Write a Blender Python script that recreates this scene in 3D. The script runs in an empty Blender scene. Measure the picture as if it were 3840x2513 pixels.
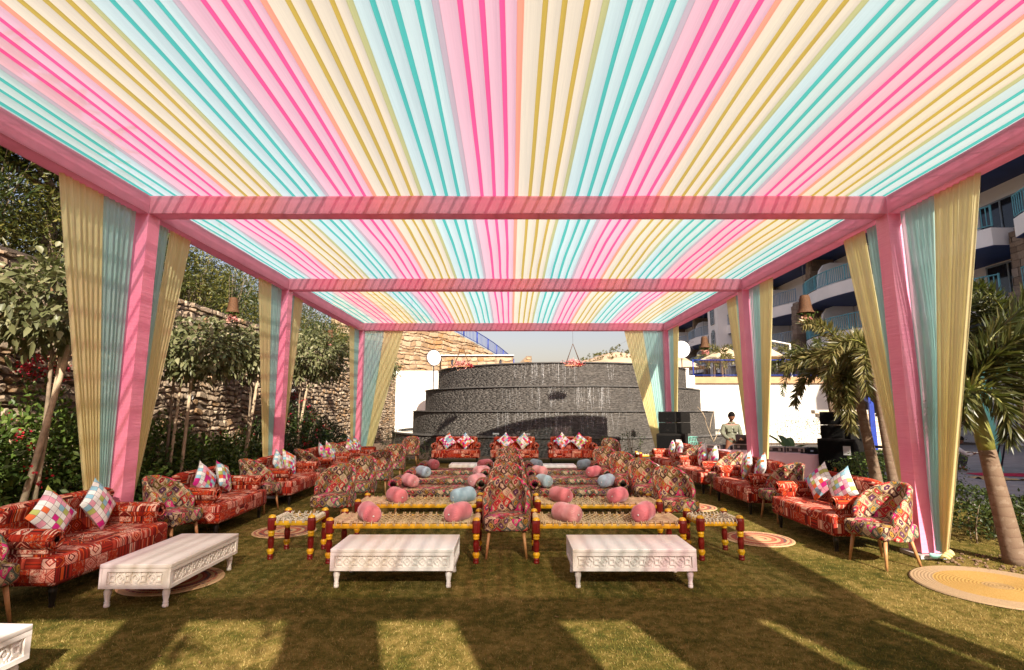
import bpy, math, random
import numpy as np
from mathutils import Vector, Matrix, noise

random.seed(7)
rng = np.random.default_rng(7)
SC = bpy.context.scene
COL = SC.collection
PI = math.pi
R = math.radians

# ------------------------------------------------------------------ camera
PITCH = R(8.0)
cam_data = bpy.data.cameras.new("camera")
cam_data.sensor_width = 36.0
cam_data.lens = 36.0 * 2017 / 3840
cam_data.shift_x = 5 / 3840
cam_data.clip_start = 0.05
cam_data.clip_end = 3000
cam = bpy.data.objects.new("camera", cam_data)
COL.objects.link(cam)
cam.location = (0, 0, 1.7)
cam.rotation_euler = (R(90) + PITCH, 0, 0)
SC.camera = cam

# ------------------------------------------------------------------ world and sun
SUN_D = Vector((-0.42, 1.45, -1.0)).normalized()      # the way the light travels
world = bpy.data.worlds.new("World")
SC.world = world
world.use_nodes = True
wn = world.node_tree.nodes
wl = world.node_tree.links
sky = wn.new('ShaderNodeTexSky')
sky.sky_type = 'NISHITA'
sky.sun_disc = False
sky.sun_elevation = math.asin(-SUN_D.z)
sky.sun_rotation = math.atan2(-SUN_D.x, -SUN_D.y)
sky.dust_density = 2.8
sky.air_density = 1.5
sky.ozone_density = 0.0
haze_tint = wn.new('ShaderNodeMix')
haze_tint.data_type = 'RGBA'
haze_tint.blend_type = 'MULTIPLY'
haze_tint.inputs[0].default_value = 1.0
haze_tint.inputs[7].default_value = (1.0, 0.885, 1.03, 1)
wl.new(sky.outputs[0], haze_tint.inputs[6])
wl.new(haze_tint.outputs[2], wn['Background'].inputs[0])
wn['Background'].inputs[1].default_value = 0.068

sun_data = bpy.data.lights.new("sun", 'SUN')
sun_data.energy = 5.0
sun_data.angle = R(0.53)
sun_data.color = (1.0, 0.90, 0.76)
sun = bpy.data.objects.new("sun", sun_data)
COL.objects.link(sun)
sun.rotation_euler = SUN_D.to_track_quat('-Z', 'Y').to_euler()
sun.location = (10, -30, 25)

SC.view_settings.view_transform = 'Standard'
SC.view_settings.look = 'None'
SC.view_settings.gamma = 1.0
SC.view_settings.exposure = 1.12
SC.view_settings.use_curve_mapping = False
SC.cycles.use_denoising = True
SC.cycles.max_bounces = 10
SC.cycles.transparent_max_bounces = 24
SC.cycles.transmission_bounces = 8
SC.cycles.diffuse_bounces = 5
SC.cycles.caustics_reflective = False
SC.cycles.caustics_refractive = False
SC.cycles.sample_clamp_indirect = 6.0


# ================================================================== node helpers
class V:
    """A shader socket with arithmetic."""
    def __init__(s, nt, so): s.nt, s.so = nt, so
    def _m(s, op, b=None, c=None):
        n = s.nt.nodes.new('ShaderNodeMath'); n.operation = op
        for i, q in enumerate((s, b, c)):
            if q is None: continue
            if isinstance(q, V): s.nt.links.new(q.so, n.inputs[i])
            else: n.inputs[i].default_value = q
        return V(s.nt, n.outputs[0])
    def __add__(s, b): return s._m('ADD', b)
    __radd__ = __add__
    def __sub__(s, b): return s._m('SUBTRACT', b)
    def __rsub__(s, b): return (s * -1.0) + b
    def __mul__(s, b): return s._m('MULTIPLY', b)
    __rmul__ = __mul__
    def __truediv__(s, b): return s._m('DIVIDE', b)
    def floor(s): return s._m('FLOOR')
    def fract(s): return s._m('FRACT')
    def abs(s): return s._m('ABSOLUTE')
    def sin(s): return s._m('SINE')
    def cos(s): return s._m('COSINE')
    def sqrt(s): return s._m('SQRT')
    def gt(s, b): return s._m('GREATER_THAN', b)
    def lt(s, b): return s._m('LESS_THAN', b)
    def max(s, b): return s._m('MAXIMUM', b)
    def min(s, b): return s._m('MINIMUM', b)
    def mod(s, b): return s._m('FLOORED_MODULO', b)
    def atan2(s, b): return s._m('ARCTAN2', b)


class MT:
    """A material under construction."""
    def __init__(s, name):
        s.m = bpy.data.materials.new(name); s.m.use_nodes = True
        s.nt = s.m.node_tree; s.b = s.nt.nodes['Principled BSDF']
        s.out = s.nt.nodes['Material Output']
    def n(s, t, **k):
        q = s.nt.nodes.new('ShaderNode' + t)
        for a, v in k.items(): setattr(q, a, v)
        return q
    def lk(s, a, b): s.nt.links.new(a.so if isinstance(a, V) else a, b)
    def v(s, so): return V(s.nt, so)
    def coord(s, kind='UV'):
        return s.n('TexCoord').outputs[kind]
    def sep(s, vec):
        q = s.n('SeparateXYZ'); s.lk(vec, q.inputs[0])
        return [s.v(o) for o in q.outputs]
    def comb(s, x=0, y=0, z=0):
        q = s.n('CombineXYZ')
        for i, a in enumerate((x, y, z)):
            if isinstance(a, V): s.lk(a, q.inputs[i])
            else: q.inputs[i].default_value = a
        return q.outputs[0]
    def noise(s, vec, scale, detail=3, rough=0.55, out=0):
        q = s.n('TexNoise'); q.inputs['Scale'].default_value = scale
        q.inputs['Detail'].default_value = detail; q.inputs['Roughness'].default_value = rough
        if vec is not None: s.lk(vec, q.inputs['Vector'])
        return s.v(q.outputs[out])
    def white(s, vec):
        q = s.n('TexWhiteNoise'); q.noise_dimensions = '3D'; s.lk(vec, q.inputs['Vector'])
        return s.v(q.outputs['Value'])
    def ramp(s, fac, stops, mode='LINEAR'):
        q = s.n('ValToRGB'); q.color_ramp.interpolation = mode
        els = q.color_ramp.elements
        while len(els) < len(stops): els.new(0.5)
        for e, (p, c) in zip(els, stops):
            e.position = p; e.color = (*c, 1) if len(c) == 3 else c
        s.lk(fac, q.inputs[0])
        return q.outputs[0]
    def mix(s, fac, a, b, blend='MIX'):
        q = s.n('Mix'); q.data_type = 'RGBA'; q.blend_type = blend
        if isinstance(fac, (int, float)): q.inputs[0].default_value = fac
        else: s.lk(fac, q.inputs[0])
        for i, c in ((6, a), (7, b)):
            if isinstance(c, tuple): q.inputs[i].default_value = (*c, 1)
            else: s.lk(c, q.inputs[i])
        return q.outputs[2]
    def bump(s, h, strength=0.3, dist=0.01):
        q = s.n('Bump'); q.inputs['Strength'].default_value = strength
        q.inputs['Distance'].default_value = dist
        s.lk(h, q.inputs['Height']); s.lk(q.outputs[0], s.b.inputs['Normal'])
        return q.outputs[0]
    def set(s, col=None, rough=None, metal=None, spec=None, sheen=None):
        if col is not None:
            if isinstance(col, tuple): s.b.inputs['Base Color'].default_value = (*col, 1)
            else: s.lk(col, s.b.inputs['Base Color'])
        if rough is not None:
            if isinstance(rough, (int, float)): s.b.inputs['Roughness'].default_value = rough
            else: s.lk(rough, s.b.inputs['Roughness'])
        if metal is not None: s.b.inputs['Metallic'].default_value = metal
        if spec is not None: s.b.inputs['Specular IOR Level'].default_value = spec
        if sheen is not None:
            s.b.inputs['Sheen Weight'].default_value = sheen
            s.b.inputs['Sheen Roughness'].default_value = 0.4
        return s.m
    def island(s):
        a = s.v(s.n('NewGeometry').outputs['Random Per Island'])
        b = s.v(s.n('ObjectInfo').outputs['Random'])
        return (a + b).fract()


def plain(name, col, rough=0.6, var=0.15, scale=6.0, bump=0.0, bscale=60.0, metal=None, spec=None, coord='Object'):
    t = MT(name)
    c = t.coord(coord)
    f = t.noise(c, scale, 4)
    lo = tuple(max(0, q * (1 - var)) for q in col); hi = tuple(min(1, q * (1 + var)) for q in col)
    t.set(t.ramp(f, [(0.3, lo), (0.7, hi)]), rough, metal, spec)
    if bump:
        t.bump(t.noise(c, bscale, 4), bump, 0.01)
    return t.m


# ================================================================== mesh helpers
class MB:
    def __init__(s):
        s.v, s.f, s.sm, s.mi = [], [], [], []
        s.uv = None
    def add(s, vs, fs, smooth=False, mi=0):
        o = len(s.v); s.v.extend([tuple(q) for q in vs])
        for f in fs:
            s.f.append(tuple(i + o for i in f)); s.sm.append(smooth); s.mi.append(mi)
        return s
    def box(s, c, d, rot=None, smooth=False, mi=0):
        x, y, z = d[0] / 2, d[1] / 2, d[2] / 2
        vs = [Vector((sx * x, sy * y, sz * z)) for sz in (-1, 1) for sy in (-1, 1) for sx in (-1, 1)]
        if rot is not None: vs = [rot @ q for q in vs]
        vs = [q + Vector(c) for q in vs]
        return s.add(vs, [(0, 2, 3, 1), (4, 5, 7, 6), (0, 1, 5, 4), (2, 6, 7, 3), (0, 4, 6, 2), (1, 3, 7, 5)], smooth, mi)
    def rbox(s, c, d, r=0.02, n=2, rot=None, bulge=0.0, smooth=True, res=1):
        """rounded box: a subdivided cube pushed to a rounded shape"""
        hx, hy, hz = d[0] / 2, d[1] / 2, d[2] / 2
        r = min(r, hx, hy, hz)
        def axis(h):
            a = [-h + r * (1 - math.cos(PI / 2 * i / n)) for i in range(n + 1)]
            k = max(1, int(round((2 * h - 2 * r) / 0.35 * res)))
            m = [(-h + r) + (2 * h - 2 * r) * i / k for i in range(1, k)]
            return a + m + [-q for q in a[::-1]]
        ax = [axis(hx), axis(hy), axis(hz)]
        idx = {}
        vs, fs = [], []
        def vert(i, j, k):
            key = (i, j, k)
            if key not in idx:
                p = Vector((ax[0][i], ax[1][j], ax[2][k]))
                q = Vector((max(-hx + r, min(hx - r, p.x)), max(-hy + r, min(hy - r, p.y)), max(-hz + r, min(hz - r, p.z))))
                dd = p - q
                if dd.length > 1e-9:
                    p = q + dd.normalized() * r
                if bulge:
                    fx = 1 - (p.x / hx) ** 2; fy = 1 - (p.y / hy) ** 2; fz = 1 - (p.z / hz) ** 2
                    p = p + Vector((math.copysign(bulge * fy * fz, p.x) if abs(p.x) > hx * .9 else 0,
                                    math.copysign(bulge * fx * fz, p.y) if abs(p.y) > hy * .9 else 0,
                                    math.copysign(bulge * fx * fy, p.z) if abs(p.z) > hz * .9 else 0))
                if rot is not None: p = rot @ p
                idx[key] = len(vs); vs.append(p + Vector(c))
            return idx[key]
        n0, n1, n2 = len(ax[0]) - 1, len(ax[1]) - 1, len(ax[2]) - 1
        for i in range(n0):
            for j in range(n1):
                fs.append((vert(i, j, 0), vert(i, j + 1, 0), vert(i + 1, j + 1, 0), vert(i + 1, j, 0)))
                fs.append((vert(i, j, n2), vert(i + 1, j, n2), vert(i + 1, j + 1, n2), vert(i, j + 1, n2)))
        for i in range(n0):
            for k in range(n2):
                fs.append((vert(i, 0, k), vert(i + 1, 0, k), vert(i + 1, 0, k + 1), vert(i, 0, k + 1)))
                fs.append((vert(i, n1, k), vert(i, n1, k + 1), vert(i + 1, n1, k + 1), vert(i + 1, n1, k)))
        for j in range(n1):
            for k in range(n2):
                fs.append((vert(0, j, k), vert(0, j, k + 1), vert(0, j + 1, k + 1), vert(0, j + 1, k)))
                fs.append((vert(n0, j, k), vert(n0, j + 1, k), vert(n0, j + 1, k + 1), vert(n0, j, k + 1)))
        return s.add(vs, fs, smooth)
    def lathe(s, prof, seg=16, c=(0, 0, 0), rot=None, smooth=True, cap=True, mi=0):
        vs, fs = [], []
        for (r, z) in prof:
            for i in range(seg):
                a = 2 * PI * i / seg
                p = Vector((r * math.cos(a), r * math.sin(a), z))
                if rot is not None: p = rot @ p
                vs.append(p + Vector(c))
        for j in range(len(prof) - 1):
            for i in range(seg):
                k = (i + 1) % seg
                fs.append((j * seg + i, j * seg + k, (j + 1) * seg + k, (j + 1) * seg + i))
        if cap:
            fs.append(tuple(range(seg))[::-1])
            fs.append(tuple((len(prof) - 1) * seg + i for i in range(seg)))
        return s.add(vs, fs, smooth, mi)
    def tube(s, pts, rad, seg=6, smooth=True, cap=True, mi=0, flat=1.0):
        pts = [Vector(p) for p in pts]; n = len(pts)
        if not isinstance(rad, (list, tuple)): rad = [rad] * n
        vs, fs = [], []
        up = None
        for i, p in enumerate(pts):
            t = (pts[min(i + 1, n - 1)] - pts[max(i - 1, 0)])
            t = t.normalized() if t.length > 1e-9 else Vector((0, 0, 1))
            if up is None:
                up = Vector((0, 0, 1)) if abs(t.z) < .9 else Vector((1, 0, 0))
            a = t.cross(up)
            a = a.normalized() if a.length > 1e-6 else t.orthogonal().normalized()
            b = a.cross(t).normalized(); up = b
            for k in range(seg):
                th = 2 * PI * k / seg
                vs.append(p + (a * math.cos(th) + b * math.sin(th) * flat) * rad[i])
        for i in range(n - 1):
            for k in range(seg):
                q = (k + 1) % seg
                fs.append((i * seg + k, i * seg + q, (i + 1) * seg + q, (i + 1) * seg + k))
        if cap:
            fs.append(tuple(range(seg))[::-1]); fs.append(tuple((n - 1) * seg + k for k in range(seg)))
        return s.add(vs, fs, smooth, mi)
    def grid(s, fn, nu, nv, smooth=True, mi=0, closed_u=False):
        vs = [fn(i / nu, j / nv) for j in range(nv + 1) for i in range(nu + (0 if closed_u else 1))]
        w = nu if closed_u else nu + 1
        fs = []
        for j in range(nv):
            for i in range(nu):
                k = (i + 1) % w
                fs.append((j * w + i, j * w + k, (j + 1) * w + k, (j + 1) * w + i))
        return s.add(vs, fs, smooth, mi)
    def prism(s, poly, axis, a, b, smooth=False, mi=0):
        """extrude a 2-D polygon along axis 'x','y' or 'z' from a to b"""
        def P(q, t):
            return {'x': (t, q[0], q[1]), 'y': (q[0], t, q[1]), 'z': (q[0], q[1], t)}[axis]
        n = len(poly)
        vs = [P(q, a) for q in poly] + [P(q, b) for q in poly]
        fs = [tuple(range(n))[::-1], tuple(range(n, 2 * n))]
        fs += [(i, (i + 1) % n, n + (i + 1) % n, n + i) for i in range(n)]
        return s.add(vs, fs, smooth, mi)
    def mesh(s, name, mats=None, boxuv=False, uvscale=1.0):
        me = bpy.data.meshes.new(name)
        me.from_pydata(s.v, [], s.f)
        me.polygons.foreach_set('use_smooth', s.sm)
        if any(s.mi): me.polygons.foreach_set('material_index', s.mi)
        for m in (mats if isinstance(mats, (list, tuple)) else [mats]):
            if m is not None: me.materials.append(m)
        if boxuv:
            uvl = me.uv_layers.new(name='UVMap')
            nl = len(me.loops)
            vi = np.empty(nl, int); me.loops.foreach_get('vertex_index', vi)
            co = np.array(s.v, float)[vi]
            nrm = np.empty(len(me.polygons) * 3); me.polygons.foreach_get('normal', nrm); nrm = np.abs(nrm.reshape(-1, 3))
            tot = np.empty(len(me.polygons), int); me.polygons.foreach_get('loop_total', tot)
            k = np.repeat(np.argmax(nrm * np.array([1, 1, 1.0]), axis=1), tot)
            uv = np.where((k == 0)[:, None], co[:, [1, 2]], np.where((k == 1)[:, None], co[:, [0, 2]], co[:, [0, 1]])) * uvscale
            uvl.data.foreach_set('uv', uv.astype(np.float32).ravel())
        me.update()
        return me
    def build(s, name, mats, parent=None, loc=None, boxuv=False, uvscale=1.0):
        return ob(name, s.mesh(name, mats, boxuv, uvscale), parent, loc)


def ob(name, data, parent=None, loc=None, rz=None):
    o = bpy.data.objects.new(name, data)
    COL.objects.link(o)
    if parent is not None: o.parent = parent
    if loc is not None: o.location = loc
    if rz is not None: o.rotation_euler = (0, 0, rz)
    return o


def tag(o, label=None, cat=None, group=None, kind=None):
    if label: o['label'] = label
    if cat: o['category'] = cat
    if group: o['group'] = group
    if kind: o['kind'] = kind
    return o


def thing(name, label, cat, loc=(0, 0, 0), rz=0.0, group=None):
    o = bpy.data.objects.new(name, None)
    o.empty_display_size = 0.1
    COL.objects.link(o)
    o.location = loc; o.rotation_euler = (0, 0, rz)
    return tag(o, label, cat, group)


def copy_tree(root, loc, rz, label=None, group=None, scale=None):
    def cp(o, parent):
        c = o.copy(); COL.objects.link(c)
        c.parent = parent
        for ch in KIDS.get(o.name, []): cp(ch, c)
        return c
    r = cp(root, None)
    r.location = loc; r.rotation_euler = (0, 0, rz)
    if scale: r.scale = (scale, scale, scale) if isinstance(scale, (int, float)) else scale
    if label: r['label'] = label
    if group: r['group'] = group
    return r


KIDS = {}
def remember(root):
    for o in [root] + list(root.children_recursive):
        KIDS[o.name] = list(o.children)
    return root


def tri_mesh(name, verts, tris, mat, smooth=False):
    me = bpy.data.meshes.new(name)
    verts = np.ascontiguousarray(verts, np.float32).reshape(-1, 3); tris = np.ascontiguousarray(tris, np.int32).reshape(-1, 3)
    me.vertices.add(len(verts)); me.vertices.foreach_set('co', verts.ravel())
    me.loops.add(tris.size); me.loops.foreach_set('vertex_index', tris.ravel())
    me.polygons.add(len(tris)); me.polygons.foreach_set('loop_start', np.arange(0, tris.size, 3, dtype=np.int32))
    if smooth: me.polygons.foreach_set('use_smooth', np.ones(len(tris), bool))
    me.materials.append(mat)
    me.update(calc_edges=True)
    return me


def unit(a):
    return a / np.maximum(np.linalg.norm(a, axis=-1, keepdims=True), 1e-9)


def leaves_small(P, D, N, L, W, fold=0.18):
    """folded two-triangle leaves: base, right, tip, left"""
    D = unit(D); N = unit(N - D * np.sum(N * D, 1, keepdims=True)); S = np.cross(D, N)
    L = np.broadcast_to(np.asarray(L, float), (len(P),))[:, None]; W = np.broadcast_to(np.asarray(W, float), (len(P),))[:, None]
    b = P; t = P + D * L; m = P + D * L * 0.45
    r = m + S * W / 2 + N * W * fold; l = m - S * W / 2 + N * W * fold
    n = len(P); vs = np.stack([b, r, t, l], 1).reshape(-1, 3)
    o = (np.arange(n) * 4)[:, None]
    return vs, np.concatenate([o + [0, 1, 2], o + [0, 2, 3]], 1).reshape(-1, 3)


def leaves_big(P, D, N, L, W, droop=0.25):
    """eight-triangle leaves with a spine that droops"""
    D = unit(D); N = unit(N - D * np.sum(N * D, 1, keepdims=True)); S = np.cross(D, N)
    n = len(P)
    L = np.broadcast_to(np.asarray(L, float), (n,))[:, None]; W = np.broadcast_to(np.asarray(W, float), (n,))[:, None]
    Z = np.array([0, 0, -1.0])
    sp = lambda q: P + D * L * q + Z * L * droop * q * q
    up = N * W * 0.16
    b, m1, m2, t = sp(0), sp(.35), sp(.7), sp(1.0)
    r1, l1 = m1 + S * W * .46 + up, m1 - S * W * .46 + up
    r2, l2 = m2 + S * W * .42 + up, m2 - S * W * .42 + up
    vs = np.stack([b, m1, m2, t, r1, l1, r2, l2], 1).reshape(-1, 3)
    o = (np.arange(n) * 8)[:, None]
    f = [[0, 4, 1], [0, 1, 5], [1, 4, 6], [1, 6, 2], [1, 2, 7], [1, 7, 5], [2, 6, 3], [2, 3, 7]]
    return vs, np.concatenate([o + q for q in f], 1).reshape(-1, 3)


def rand_dirs(n, zmin=-1.0):
    d = rng.normal(size=(n * 3, 3)); d = unit(d); d = d[d[:, 2] >= zmin]
    return d[:n]
# ================================================================== materials
def sheer(name, col, transp=0.18, transl=0.72, streak=90.0, tint=None):
    t = MT(name)
    nt = t.nt; nt.nodes.remove(t.b)
    c = t.coord('UV')
    mp = t.n('Mapping'); mp.inputs['Scale'].default_value = (streak, 1.2, 1); t.lk(c, mp.inputs[0])
    f = t.noise(mp.outputs[0], 1.0, 3)
    lo = tuple(q * 0.90 for q in col)
    cc = t.ramp(f, [(0.3, lo), (0.7, col)])
    d = t.n('BsdfDiffuse'); tr = t.n('BsdfTranslucent'); tp = t.n('BsdfTransparent')
    t.lk(cc, d.inputs[0]); t.lk(cc, tr.inputs[0])
    tp.inputs[0].default_value = (*(tint or tuple(q ** 0.3 for q in col)), 1)
    bp = t.n('Bump'); bp.inputs['Strength'].default_value = 0.25; bp.inputs['Distance'].default_value = 0.004
    t.lk(f, bp.inputs['Height']); t.lk(bp.outputs[0], d.inputs['Normal']); t.lk(bp.outputs[0], tr.inputs['Normal'])
    m1 = t.n('MixShader'); m1.inputs[0].default_value = transl
    t.lk(d.outputs[0], m1.inputs[1]); t.lk(tr.outputs[0], m1.inputs[2])
    m2 = t.n('MixShader'); m2.inputs[0].default_value = 1 - transp
    t.lk(tp.outputs[0], m2.inputs[1]); t.lk(m1.outputs[0], m2.inputs[2])
    t.lk(m2.outputs[0], t.out.inputs[0])
    return t.m


AQUA = (0.50, 0.83, 0.80); PINK = (0.90, 0.43, 0.54); YELL = (0.86, 0.72, 0.42)
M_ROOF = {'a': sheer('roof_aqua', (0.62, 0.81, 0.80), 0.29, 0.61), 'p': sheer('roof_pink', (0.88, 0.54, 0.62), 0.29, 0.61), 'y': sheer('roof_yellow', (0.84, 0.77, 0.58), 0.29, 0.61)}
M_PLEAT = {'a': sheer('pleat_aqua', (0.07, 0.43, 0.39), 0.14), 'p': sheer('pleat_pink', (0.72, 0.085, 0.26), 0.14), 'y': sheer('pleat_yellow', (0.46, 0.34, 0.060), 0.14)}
M_SEAM = {'ap': sheer('seam_lavender', (0.42, 0.36, 0.42), 0.08), 'py': sheer('seam_orange', (0.80, 0.29, 0.20), 0.08), 'ya': sheer('seam_olive', (0.40, 0.42, 0.20), 0.08)}
M_DRAPE_A = sheer('drape_aqua', (0.57, 0.86, 0.83), 0.14, 0.52, 40.0)
M_DRAPE_Y = sheer('drape_yellow', (0.98, 0.89, 0.50), 0.08, 0.52, 40.0)
M_WRAP = sheer('wrap_pink', (0.95, 0.40, 0.52), 0.12, 0.5, 3.0)

def wrap_mat():
    t = MT('wrap_post')
    c = t.coord('Object'); x, y, z = t.sep(c)
    mp = t.n('Mapping'); mp.inputs['Rotation'].default_value = (0.42, 0.42, 0); mp.inputs['Scale'].default_value = (2.0, 2.0, 30.0); t.lk(c, mp.inputs[0])
    h = t.noise(mp.outputs[0], 1.0, 4, 0.6) * t.noise(c, 1.7, 2)
    t.set(t.ramp(t.noise(c, 2.0, 3), [(0.3, (0.86, 0.24, 0.40)), (0.7, (0.92, 0.31, 0.46))]), 0.45, sheen=0.1)
    t.bump(h, 0.45, 0.03)
    return t.m
M_POST = wrap_mat()
M_METAL = plain('truss_metal', (0.35, 0.34, 0.34), 0.4, metal=0.8)
M_PLATE = plain('base_plate_metal', (0.42, 0.40, 0.38), 0.55, 0.25)


def ogee():
    t = MT('ogee_upholstery')
    u, v, _ = t.sep(t.coord('UV'))
    wob = t.noise(t.coord('UV'), 40.0, 2) * 0.10
    x = u * (1 / 0.115); y = v * (1 / 0.125)
    x = x + (y * 2 * PI).sin() * 0.085
    y = y + (x * 2 * PI).cos() * 0.05
    a = x + y; b = x - y
    i, j = a.floor(), b.floor()
    p, q = a.fract() - 0.5, b.fract() - 0.5
    lx, ly = (p + q) * 0.5, (p - q) * 0.5
    d = p.abs().max(q.abs()) + wob - 0.05
    r = (lx * lx + ly * ly).sqrt()
    th = ly.atan2(lx)
    pet = r * (1.0 + (th * 5.0).cos() * 0.13 + (th * 2.0).cos() * 0.14) + wob * 0.4
    row = (i - j).mod(5.0) * 0.2
    h = (t.white(t.comb(i, j, 3.0)) * 0.45 + row * 0.9).fract()
    h2 = t.white(t.comb(i, j, 9.0))
    cell = t.ramp(h, [(0.0, (0.42, 0.016, 0.022)), (0.17, (0.07, 0.11, 0.085)), (0.34, (0.54, 0.40, 0.24)), (0.41, (0.045, 0.012, 0.018)),
                      (0.56, (0.115, 0.085, 0.012)), (0.70, (0.58, 0.018, 0.16)), (0.80, (0.07, 0.11, 0.085)), (0.90, (0.45, 0.016, 0.020)), (0.96, (0.55, 0.41, 0.25))], 'CONSTANT')
    mot = t.ramp(h2, [(0.0, (0.58, 0.44, 0.28)), (0.34, (0.36, 0.014, 0.03)), (0.48, (0.085, 0.025, 0.085)), (0.66, (0.34, 0.19, 0.025)), (0.85, (0.55, 0.12, 0.12))], 'CONSTANT')
    core = t.ramp(h2, [(0.0, (0.35, 0.02, 0.05)), (0.35, (0.62, 0.46, 0.26)), (0.7, (0.05, 0.012, 0.03))], 'CONSTANT')
    c = t.mix(pet.lt(0.235), cell, mot)
    c = t.mix((pet - 0.185).abs().lt(0.014) * h2.lt(0.6), c, (0.055, 0.012, 0.02))
    c = t.mix(pet.lt(0.075), c, core)
    dd = p.abs().max(q.abs()) + wob * 0.3
    c = t.mix((dd - 0.445).abs().lt(0.028) * h2.gt(0.35), c, (0.44, 0.28, 0.15))
    c = t.mix(dd.gt(0.49), c, (0.06, 0.02, 0.018))
    c = t.mix(0.12, c, t.ramp(t.noise(t.coord('UV'), 55.0, 3), [(0.3, (0.06, 0.02, 0.02)), (0.75, (0.40, 0.27, 0.18))]))
    t.set(c, 0.9, spec=0.1, sheen=0.03)
    t.bump(t.noise(t.coord('UV'), 500.0, 2), 0.25, 0.003)
    return t.m
M_OGEE = ogee()


def kilim():
    t = MT('kilim_upholstery')
    uv = t.coord('UV'); u, v, _ = t.sep(uv)
    ob_r = t.v(t.n('ObjectInfo').outputs['Random'])
    u = u + ob_r * 3.7
    row = (v * (1 / 0.115)).floor()
    off = t.white(t.comb(row, 1.0, 2.0))
    cu = u * (1 / 0.14) + off
    i = cu.floor()
    lx = cu.fract() - 0.5; ly = (v * (1 / 0.115)).fract() - 0.5
    h = t.white(t.comb(i, row, 5.0)); h2 = t.white(t.comb(i, row, 8.0)); h3 = t.white(t.comb(i, row, 13.0))
    nz = t.noise(uv, 34.0, 4) ; nf = t.noise(uv, 140.0, 2)
    # stripes upright / lying, medallion, flowers
    st = (t.white(t.comb((lx * 13.0).floor(), i, row))) * 0.9
    sh = (t.white(t.comb((ly * 9.0).floor(), i, row))) * 0.9
    di = lx.abs() * 1.1 + ly.abs()
    md = (t.white(t.comb((di * 13.0 + nf * 0.6).floor(), i, row)))
    fl = ((nz - 0.5) * 2.6 + 0.62)
    val = st * h.lt(0.34) + sh * (h.gt(0.34) * h.lt(0.46)) + md * (h.gt(0.46) * h.lt(0.76)) + fl * h.gt(0.76)
    warm = t.ramp(val, [(0.0, (0.028, 0.006, 0.006)), (0.16, (0.20, 0.009, 0.008)), (0.36, (0.40, 0.024, 0.011)), (0.56, (0.60, 0.085, 0.014)), (0.68, (0.14, 0.008, 0.009)), (0.80, (0.70, 0.34, 0.22)), (0.92, (0.05, 0.008, 0.008))], 'CONSTANT')
    rosy = t.ramp(val, [(0.0, (0.13, 0.008, 0.010)), (0.25, (0.42, 0.045, 0.03)), (0.42, (0.72, 0.38, 0.27)), (0.60, (0.50, 0.08, 0.05)), (0.74, (0.76, 0.50, 0.37))], 'CONSTANT')
    c = t.mix(h2.gt(0.66), warm, rosy)
    c = t.mix((h3.lt(0.3)) * 0.35, c, (0.42, 0.03, 0.010))
    edge = lx.abs().gt(0.47).max(ly.abs().gt(0.465))
    c = t.mix(edge * 0.7, c, (0.12, 0.010, 0.010))
    c = t.mix(0.12, c, t.ramp(nf, [(0.3, (0.06, 0.006, 0.006)), (0.8, (0.55, 0.12, 0.05))]))
    t.set(c, 0.85, spec=0.1, sheen=0.03)
    t.bump(t.noise(uv, 420.0, 2), 0.2, 0.003)
    return t.m
M_KILIM = kilim()


def patch_cushion():
    t = MT('patchwork_cushion')
    u, v, _ = t.sep(t.coord('UV'))
    rnd = t.v(t.n('ObjectInfo').outputs['Random'])
    a, b = u * 7.0, v * 7.0
    h = t.white(t.comb(a.floor(), b.floor(), (rnd * 50.0).floor()))
    c = t.ramp(h, [(0.0, (0.82, 0.80, 0.76)), (0.22, (0.62, 0.02, 0.22)), (0.38, (0.30, 0.55, 0.66)), (0.52, (0.78, 0.16, 0.05)), (0.64, (0.46, 0.50, 0.14)), (0.76, (0.80, 0.36, 0.45)), (0.90, (0.84, 0.82, 0.78))], 'CONSTANT')
    ln = (a.fract() - 0.5).abs().gt(0.465).max((b.fract() - 0.5).abs().gt(0.465))
    c = t.mix(ln * 0.75, c, (0.16, 0.07, 0.10))
    t.set(c, 0.8, spec=0.2)
    t.bump(t.noise(t.coord('UV'), 90.0, 3), 0.2, 0.004)
    return t.m
M_PATCH = patch_cushion()
M_CUSH_BACK = plain('cushion_back', (0.74, 0.72, 0.68), 0.85, 0.06, 8, 0.15, 120)


def velvet(name, col, tip):
    t = MT(name)
    c = t.coord('Object'); x, y, z = t.sep(c)
    f = t.noise(c, 9.0, 4)
    th = z.atan2(y)
    gather = ((th * 26.0 + f * 6.0).sin()) * ((x.abs() - 0.19).max(0.0) * 9.0)
    t.set(t.ramp(f, [(0.3, col), (0.72, tip)]), 0.8, spec=0.2, sheen=0.5)
    t.bump(gather, 0.45, 0.015)
    return t.m
M_BOLST = {'c': velvet('velvet_coral', (0.62, 0.16, 0.185), (0.70, 0.23, 0.25)), 'p': velvet('velvet_blush', (0.64, 0.22, 0.24), (0.76, 0.40, 0.40)),
           'b': velvet('velvet_blue', (0.28, 0.41, 0.49), (0.41, 0.54, 0.60))}


def white_table():
    t = MT('white_lacquer')
    c = t.coord('Object')
    f = t.noise(c, 3.0, 5); g = t.noise(c, 38.0, 4)
    col = t.mix(g.gt(0.74) * 0.35, t.ramp(f, [(0.3, (0.78, 0.73, 0.68)), (0.7, (0.85, 0.81, 0.76))]), (0.42, 0.36, 0.30))
    t.set(col, t.v(t.n('Value').outputs[0]) * 0 + 0.22 + g * 0.25, spec=0.5)
    t.bump(t.noise(c, 25.0, 3), 0.06, 0.004)
    return t.m
M_WHITE = white_table()


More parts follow.
